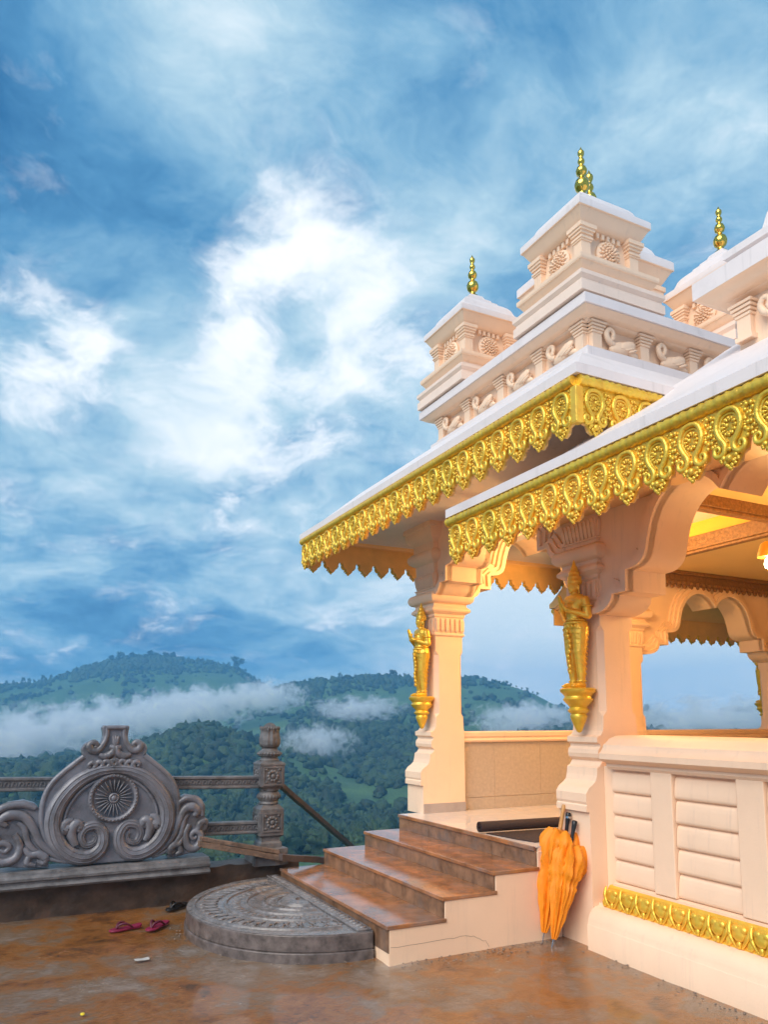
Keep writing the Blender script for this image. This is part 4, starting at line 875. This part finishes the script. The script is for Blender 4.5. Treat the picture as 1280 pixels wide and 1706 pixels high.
# the big omega band ending in volutes
half_b = [(655, 318), (560, 330), (455, 380), (370, 470), (325, 570), (325, 670), (368, 765), (445, 825), (530, 838), (596, 790), (608, 715), (570, 655), (505, 665), (480, 715), (505, 765), (555, 755), (568, 720), (548, 700)]
for P in (half_b, mir(half_b)): relief([(P, [34, 42, 50, 54, 52, 48, 42, 34, 28, 24, 20, 14])], 'omega_band', 1, .035, 10)
def ridge(P, ra, name):
    q = spline(P, 6); m = len(q); mb = MB(); rr = [np.interp(i/(m-1), np.linspace(0, 1, len(ra)), ra)*KM for i in range(m)]
    for sd, fr_ in ((-1, .5), (1, .5), (0, 0)):
        pts = []
        for i in range(m):
            a = np.array(q[max(i-1, 0)]); b_ = np.array(q[min(i+1, m-1)]); t_ = (b_-a)/(np.hypot(*(b_-a))+1e-9); nn = np.array((-t_[1], t_[0]))*sd*fr_*rr[i]/KM
            x, z = Z(*(np.array(q[i])+nn)); pts.append((x, PY0+.035-.85*rr[i]*(.87 if sd else 1.0), z))
        mb.tube(pts, [.0045 if sd else .0055]*m, 5)
    return mb.build(name, STONE, bl, smooth=60)
for P in (half_b, mir(half_b)): ridge(P, [34, 42, 50, 54, 52, 48, 42, 34, 28, 24, 20, 14], 'band_ridge')
inn = [(655, 372), (565, 382), (480, 430), (415, 510), (385, 590), (388, 670), (420, 735)]
for P in (inn, mir(inn)): relief([(P, [9, 9])], 'inner_bead', 1, .02)
curl = [(452, 762), (432, 720), (425, 680), (440, 640), (465, 640), (470, 668), (448, 676)]
curl2 = [(425, 700), (408, 660), (380, 672), (376, 650), (395, 622), (430, 612)]
for Q in (curl, curl2):
    for P in (Q, mir(Q)): relief([(P, [24, 30, 34, 32, 26, 16])], 'small_scroll', 1, .025)
# wheel emblem
wc = Z(658, 490)
whl = MB().lathe([(.150*1.0, 0), (.205, 0), (.21, .02), (.20, .038), (.185, .042), (.172, .034), (.165, .02), (.15, .016)], n=48)
whl.lathe([(.044, 0), (.044, .04), (.034, .046), (.026, .036), (.018, .046), (.01, .052), (.0, .052)], n=20)
WH = whl.xf(lambda x, y, z: (x, -z, y)).build('wheel', STONE, bl, T(wc[0], PY0+.032, wc[1]), smooth=40)
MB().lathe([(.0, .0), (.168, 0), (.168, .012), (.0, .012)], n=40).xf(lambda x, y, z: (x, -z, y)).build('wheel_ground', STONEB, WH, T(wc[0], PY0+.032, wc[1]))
sp_ = MB().ell((.104, -.030, 0), (.062, .022, .0064), 8, 5).mesh('wheel_spoke', STONE, 70)
for k in range(24): inst('wheel_spoke', sp_, WH, T(wc[0], PY0+.032, wc[1]) @ Matrix.Rotation(k*math.pi/12, 4, 'Y'))
for k in range(40):
    a = k*math.pi/20; inst('rim_bead', bpy.data.meshes.get('rim_bead') or MB().ell((0, 0, 0), (.011, .011, .011), 6, 4).mesh('rim_bead', STONE, 70), WH, T(wc[0]+.193*math.cos(a), PY0-.004, wc[1]+.193*math.sin(a)))
# crest
relief([([(600, 60), (655, 58), (710, 60)], [14, 14])], 'crest_fillet', 1, .02)
for P in ([(605, 60), (603, 110), (585, 160), (550, 200), (515, 195), (505, 165), (530, 150), (548, 168), (535, 182)],): 
    for q in (P, mir(P)): relief([(q, [12, 14, 18, 24, 24, 20, 16, 12])], 'crest_scroll', 1, .025)
for P in ([(560, 225), (600, 235), (640, 215), (645, 185), (620, 180)],):
    for q in (P, mir(P)): relief([(q, [14, 24, 26, 24, 16])], 'crest_leaf', 1, .025)
tul = [[(655, 190), (650, 150), (640, 112)], [(655, 190), (662, 150), (672, 112)], [(655, 190), (656, 150), (656, 108)], [(655, 255), (655, 220), (655, 190)]]
relief([(P, [10, 16, 8]) for P in tul], 'tulip', 1, .02)
for dx in (0, 42, 84, 125):
    P = [(655+dx*.95, 300+dx*.05), (640+dx, 275+dx*.07), (660+dx, 258+dx*.12), (685+dx*.95, 272+dx*.12), (676+dx*.95, 290+dx*.1)]
    for q in (P, mir(P)): relief([(q, [14, 16, 16, 13, 9])], 'swag_leaf', 1, .02)
# side scroll wings
wing_o = [(1000, 880), (1015, 700), (1035, 600), (1045, 545), (1065, 510), (1105, 490), (1160, 500), (1205, 540), (1228, 590), (1232, 640), (1258, 665), (1250, 710), (1228, 730), (1225, 790), (1190, 840), (1150, 862), (1060, 880)]
wing_r = [([(870, 868), (960, 830), (1030, 745), (1065, 650), (1100, 585), (1150, 570), (1180, 600), (1160, 630)], [8, 16, 24, 26, 30, 34, 28, 18]),
          ([(905, 872), (1010, 825), (1075, 745), (1095, 655), (1120, 615)], [6, 14, 20, 20, 14]),
          ([(1060, 540), (1110, 515), (1170, 525), (1208, 570), (1214, 630)], [16, 22, 24, 22, 14]),
          ([(1130, 680), (1108, 740), (1120, 810), (1165, 835), (1205, 800), (1205, 745), (1170, 725), (1145, 748), (1160, 775), (1180, 760)], [18, 22, 26, 26, 24, 22, 18, 14, 10]),
          ([(1190, 715), (1200, 680), (1230, 665), (1245, 680)], [22, 24, 22, 14]),
          ([(1095, 760), (1070, 800), (1040, 800), (1015, 825), (1022, 850), (1045, 838)], [16, 22, 26, 28, 20, 12]), ([(1070, 800), (1080, 845), (1050, 862)], [18, 20, 12])]
def mirw(P): return [(1310-1000-(x-1000)*1.5, 880-(880-y)*1.02) for x, y in P]
for k, f_ in enumerate((lambda P: P, mirw)):
    wp = MB().prism([Z(*p) for p in f_(wing_o)], PY0+.035, PY0+.14, 'y').build('wing_panel', STONE, bl, bevel=.01)
    for P, ra in wing_r: relief([(f_(P), ra)], 'scroll', 1, .03, 8, wp)
# rails behind
def rail(xa, za, xb, zb, h_, name='rail'):
    q = MB().prism([(7.17, 0), (7.155, .008), (7.155, .022), (7.165, .03), (7.165, h_-.03), (7.15, h_-.022), (7.15, h_-.006), (7.16, h_), (7.245, h_), (7.255, h_-.01), (7.255, .01), (7.245, 0)], 0, 1, 'x')
    q.xf(lambda x, y, z: (xa+(xb-xa)*x, y, za+(zb-za)*x+z)); o = q.build(name, STONED, bl); nb = int((xb-xa)/.055); cv = MB()
    for i in range(nb):
        x = xa+(i+.5)*(xb-xa)/nb; z = za+(zb-za)*(x-xa)/(xb-xa)+h_*.5
        cv.tube(spline([(x-.026, 7.163, z-.018), (x-.008, 7.160, z+.02), (x+.012, 7.160, z+.012), (x+.008, 7.160, z-.014), (x-.004, 7.160, z-.004)], 3), [.006]*13, 5)
    cv.build('carving', STONED, o, smooth=70); return o
rail(-2.2, 1.105, 2.22, .985, .118); rail(1.45, .578, 2.22, .560, .118)
# post
PX_, PYc = 2.335, 7.21
pt_ = thing; PO = MB().sq([(.105, .42), (.105, .47), (.09, .49), (.09, .52), (.118, .545), (.118, .79), (.09, .815), (.085, .83)], PX_, PYc)
PO.lathe([(.085, .82), (.098, .84), (.088, .86), (.106, .88), (.11, .90), (.106, .93), (.088, .95), (.098, .965), (.09, .98)], PX_, PYc, 24)
PO.sq([(.085, .97), (.09, .985), (.118, 1.005), (.118, 1.20), (.125, 1.205), (.125, 1.222), (.09, 1.245)], PX_, PYc)
PO.lathe([(.09, 1.24), (.098, 1.25), (.08, 1.275), (.085, 1.285), (.106, 1.295), (.112, 1.315), (.108, 1.335), (.085, 1.345), (.075, 1.36), (.08, 1.372)], PX_, PYc, 24)
PO = PO.build('post', STONED, bl, smooth=35)
LB = MB().lathe([(.06, 1.37), (.085, 1.38), (.098, 1.41), (.10, 1.45), (.092, 1.50), (.086, 1.53), (.094, 1.555), (.085, 1.565), (.06, 1.58), (.035, 1.605), (.01, 1.615)], PX_, PYc, 48, .07, 12).build('lotus_bud', STONED, PO, smooth=70)
cb = MB()
for k in range(22):
    a = 2*math.pi*k/22; cb.ell((PX_+.112*math.cos(a), PYc+.112*math.sin(a), 1.315), .013, 6, 4); cb.ell((PX_+.09*math.cos(a), PYc+.09*math.sin(a), 1.56), (.012, .012, .02), 6, 4)
    cb.ell((PX_+.108*math.cos(a), PYc+.108*math.sin(a), .905), (.012, .012, .022), 6, 4)
cb.build('beading', STONED, PO, smooth=70)
for zc in (.668, 1.105):
    for sgn, ax in ((-1, 'y'), (-1, 'x')):
        fr_ = MB(); 
        for a0, a1, b0, b1 in ((-.1, .1, .075, .09), (-.1, .1, -.09, -.075), (-.1, -.085, -.0749, .0749), (.085, .1, -.0749, .0749)): fr_.box(a0, a1, -.012, 0, b0, b1)
        fr_.lathe([(.06, 0), (.06, .012), (.05, .018), (.042, .01), (.0, .01)], n=20) if False else None
        for k in range(10): a = k*math.pi/5; fr_.ell((.045*math.cos(a), -.006, .045*math.sin(a)), (.017, .012, .017), 6, 4)
        fr_.ell((0, -.008, 0), (.022, .016, .022), 8, 5)
        for sx in (-1, 1):
            for sz in (-1, 1): fr_.ell((sx*.066, -.005, sz*.06), (.018, .01, .014), 6, 4)
        fr_.build('medallion', STONED, PO, T(PX_, PYc-.118, zc) if ax == 'y' else T(PX_-.118, PYc, zc, -R(90)), smooth=50)

# ------------------------------------------------------------------ timbers
def plank(a, b_, w_, h_, mt, name, label, seed, cat='plank'):
    a, b_ = Vector(a), Vector(b_); d = b_-a; L = d.length; n = 14; rings = []; side = Vector((-d.y, d.x, 0)).normalized(); up = d.normalized().cross(side)*-1
    for i in range(n+1):
        p = a+d*(i/n)+Vector((0, 0, .006*mnoise.noise((i*.5, seed, 0)))); j = lambda k: 1+.10*mnoise.noise((i*.9, seed*3, k))
        rings.append([tuple(p+side*(sx*w_*j(k))+Vector((0, 0, sz*h_*j(k+4)))) for k, (sx, sz) in enumerate(((-1, -1), (1, -1), (1, 1), (-1, 1)))])
    o = MB().rings(rings).build(name, mt, bevel=.004); return tag(o, label, cat)
plank((1.62, 6.945, .585), (2.36, 6.97, .412), .04, .018, TIMBER, 'timber_plank', 'upper pale broken plank leaning between the carved panel and the post', 1)
plank((1.60, 6.93, .545), (2.40, 6.96, .352), .03, .026, TIMBER, 'timber_plank', 'lower long grey plank under the broken one beside the post', 2)
plank((2.36, 6.90, .372), (2.95, 7.06, .27), .03, .030, TIMBERD, 'timber_plank', 'short dark brown plank ending against the side of the steps', 3)
plank((2.44, 7.28, 1.03), (3.75, 8.15, .10), .03, .028, TIMBERD, 'timber_rail', 'sloping dark timber handrail running down behind the steps from the post', 4, 'handrail')

# ------------------------------------------------------------------ litter
pm = MB()
for i in range(7):
    for j in range(4): pm.v.append((.92+(i-3)*.016, 5.56+(j-1.5)*.016, .020+.008*random.random()))
pm.f = [(i*4+j, (i+1)*4+j, (i+1)*4+j+1, i*4+j+1) for i in range(6) for j in range(3)]
o = pm.build('paper_scrap', PAPER); o.modifiers.new('solid', 'SOLIDIFY').thickness = .002; tag(o, 'crumpled white paper scrap on the wet floor below the sandals', 'litter')
o = MB().ell((.472, 4.72, .018), (.013, .02, .006), 10, 6).build('yellow_petal', YELLOW, smooth=60); tag(o, 'tiny yellow flower petal on the floor at the bottom left', 'petal')
gr = MB(); rg = random.Random(12)
for _ in range(300):
    u = rg.random()
    if u < .45: x, y = 2.45+rg.random()*1.4, 4.72-abs(rg.gauss(0, .09))
    elif u < .8: y = 1.9+rg.random()*2.5; x = 3.83-abs(rg.gauss(0, .10))
    else: a = math.pi*rg.random(); rr = MR+.02+abs(rg.gauss(0, .06)); x, y = MX-rr*math.sin(a), MY-rr*math.cos(a)
    s_ = rg.uniform(.002, .008); gr.ell((x, y, .012), (s_*rg.uniform(.8, 1.8), s_*rg.uniform(.8, 1.6), s_*.6), 5, 4, Matrix.Rotation(rg.random()*3, 3, 'Z'))
tag(gr.build('grit', mat('grit', (.20, .15, .12), .7, var=.5, vscale=8)), 'loose grit and plaster crumbs along the foot of the walls', 'grit', None, 'stuff')

# ------------------------------------------------------------------ mist banks and haze
def mist_mat(dens, seed, scale=2.2, thr=.47):
    m = bpy.data.materials.new('mist'); m.use_nodes = True; t = m.node_tree; t.nodes.clear()
    out = t.nodes.new('ShaderNodeOutputMaterial'); pv = t.nodes.new('ShaderNodeVolumePrincipled'); LK(pv.outputs[0], out.inputs['Volume'], t)
    pv.inputs['Color'].default_value = (.985, .99, .995, 1); pv.inputs['Anisotropy'].default_value = .2
    tc_ = t.nodes.new('ShaderNodeTexCoord')
    ln = N('ShaderNodeVectorMath', t, operation='LENGTH'); LK(tc_.outputs['Object'], ln.inputs[0], t)
    mp = N('ShaderNodeMapping', t); mp.inputs[1].default_value = (seed*3.1, seed*1.7, seed); mp.inputs[3].default_value = (1.5, .8, .6); LK(tc_.outputs['Object'], mp.inputs[0], t)
    n1 = N('ShaderNodeTexNoise', t); n1.inputs['Scale'].default_value = scale; n1.inputs['Detail'].default_value = 8; n1.inputs['Roughness'].default_value = .64; n1.inputs['Distortion'].default_value = .8; LK(mp.outputs[0], n1.inputs['Vector'], t)
    fall = math_node('SUBTRACT', 1.0, ln.outputs['Value'], tree=t, clamp=True)
    f = math_node('SUBTRACT', math_node('ADD', n1.outputs['Fac'], math_node('MULTIPLY', fall, .34, tree=t), tree=t), thr+.10, tree=t, clamp=True)
    f = math_node('MULTIPLY', f, math_node('MINIMUM', math_node('MULTIPLY', fall, 4.0, tree=t), 1.0, tree=t), tree=t)
    LK(math_node('MULTIPLY', f, dens, tree=t), pv.inputs['Density'], t); return m
MIST = [mist_mat(.62, s, 4.2, .52) for s in (1, 2, 3)]
def mist(px, py, r, wpx, hpx, depth, k, label):
    a = az_of(px); z = H+r*slope_at(px, py); bm = bmesh.new(); bmesh.ops.create_icosphere(bm, subdivisions=3, radius=1); me = bpy.data.meshes.new('mist_bank'); bm.to_mesh(me); bm.free(); me.materials.append(MIST[k % 3])
    o = link(bpy.data.objects.new('mist_bank', me)); place(o, None, T(r*math.sin(a), r*math.cos(a), z, -a) @ Matrix.Diagonal((wpx*r/FPX, depth, hpx*r/FPX, 1)))
    tag(o, label, 'mist', None, 'stuff')
mist(30, 1232, 760, 170, 62, 80, 0, 'broad white mist bank at the far left below the ridge')
mist(190, 1200, 790, 150, 52, 80, 1, 'white mist bank hanging across the left hill')
mist(330, 1178, 800, 130, 46, 70, 2, 'ragged mist bank below the right shoulder of the left hill')
mist(440, 1160, 780, 95, 36, 60, 0, 'mist wisp at the saddle between the two hills')
mist(595, 1180, 640, 105, 30, 40, 1, 'small bright mist patch on the middle slope')
mist(530, 1235, 500, 90, 40, 30, 2, 'thin mist veil over the forested slope')
mist(880, 1200, 620, 120, 42, 60, 2, 'mist bank seen between the two front columns')
mist(1180, 1200, 620, 190, 50, 70, 1, 'mist bank seen through the arched opening')
hm = bpy.data.materials.new('haze_air'); hm.use_nodes = True; t = hm.node_tree; t.nodes.clear()
o_ = t.nodes.new('ShaderNodeOutputMaterial'); pv = t.nodes.new('ShaderNodeVolumePrincipled'); LK(pv.outputs[0], o_.inputs['Volume'], t)
pv.inputs['Color'].default_value = (.22, .60, 1.0, 1); pv.inputs['Density'].default_value = .00052; pv.inputs['Anisotropy'].default_value = 0
zmin = min(p[2] for p in vs_)-1; zmax = max(p[2] for p in vs_)+35
tag(MB().box(-1765, 1765, -60, 1765, zmin, zmax).build('haze', hm), 'blue haze filling the valley air', 'haze', None, 'stuff')
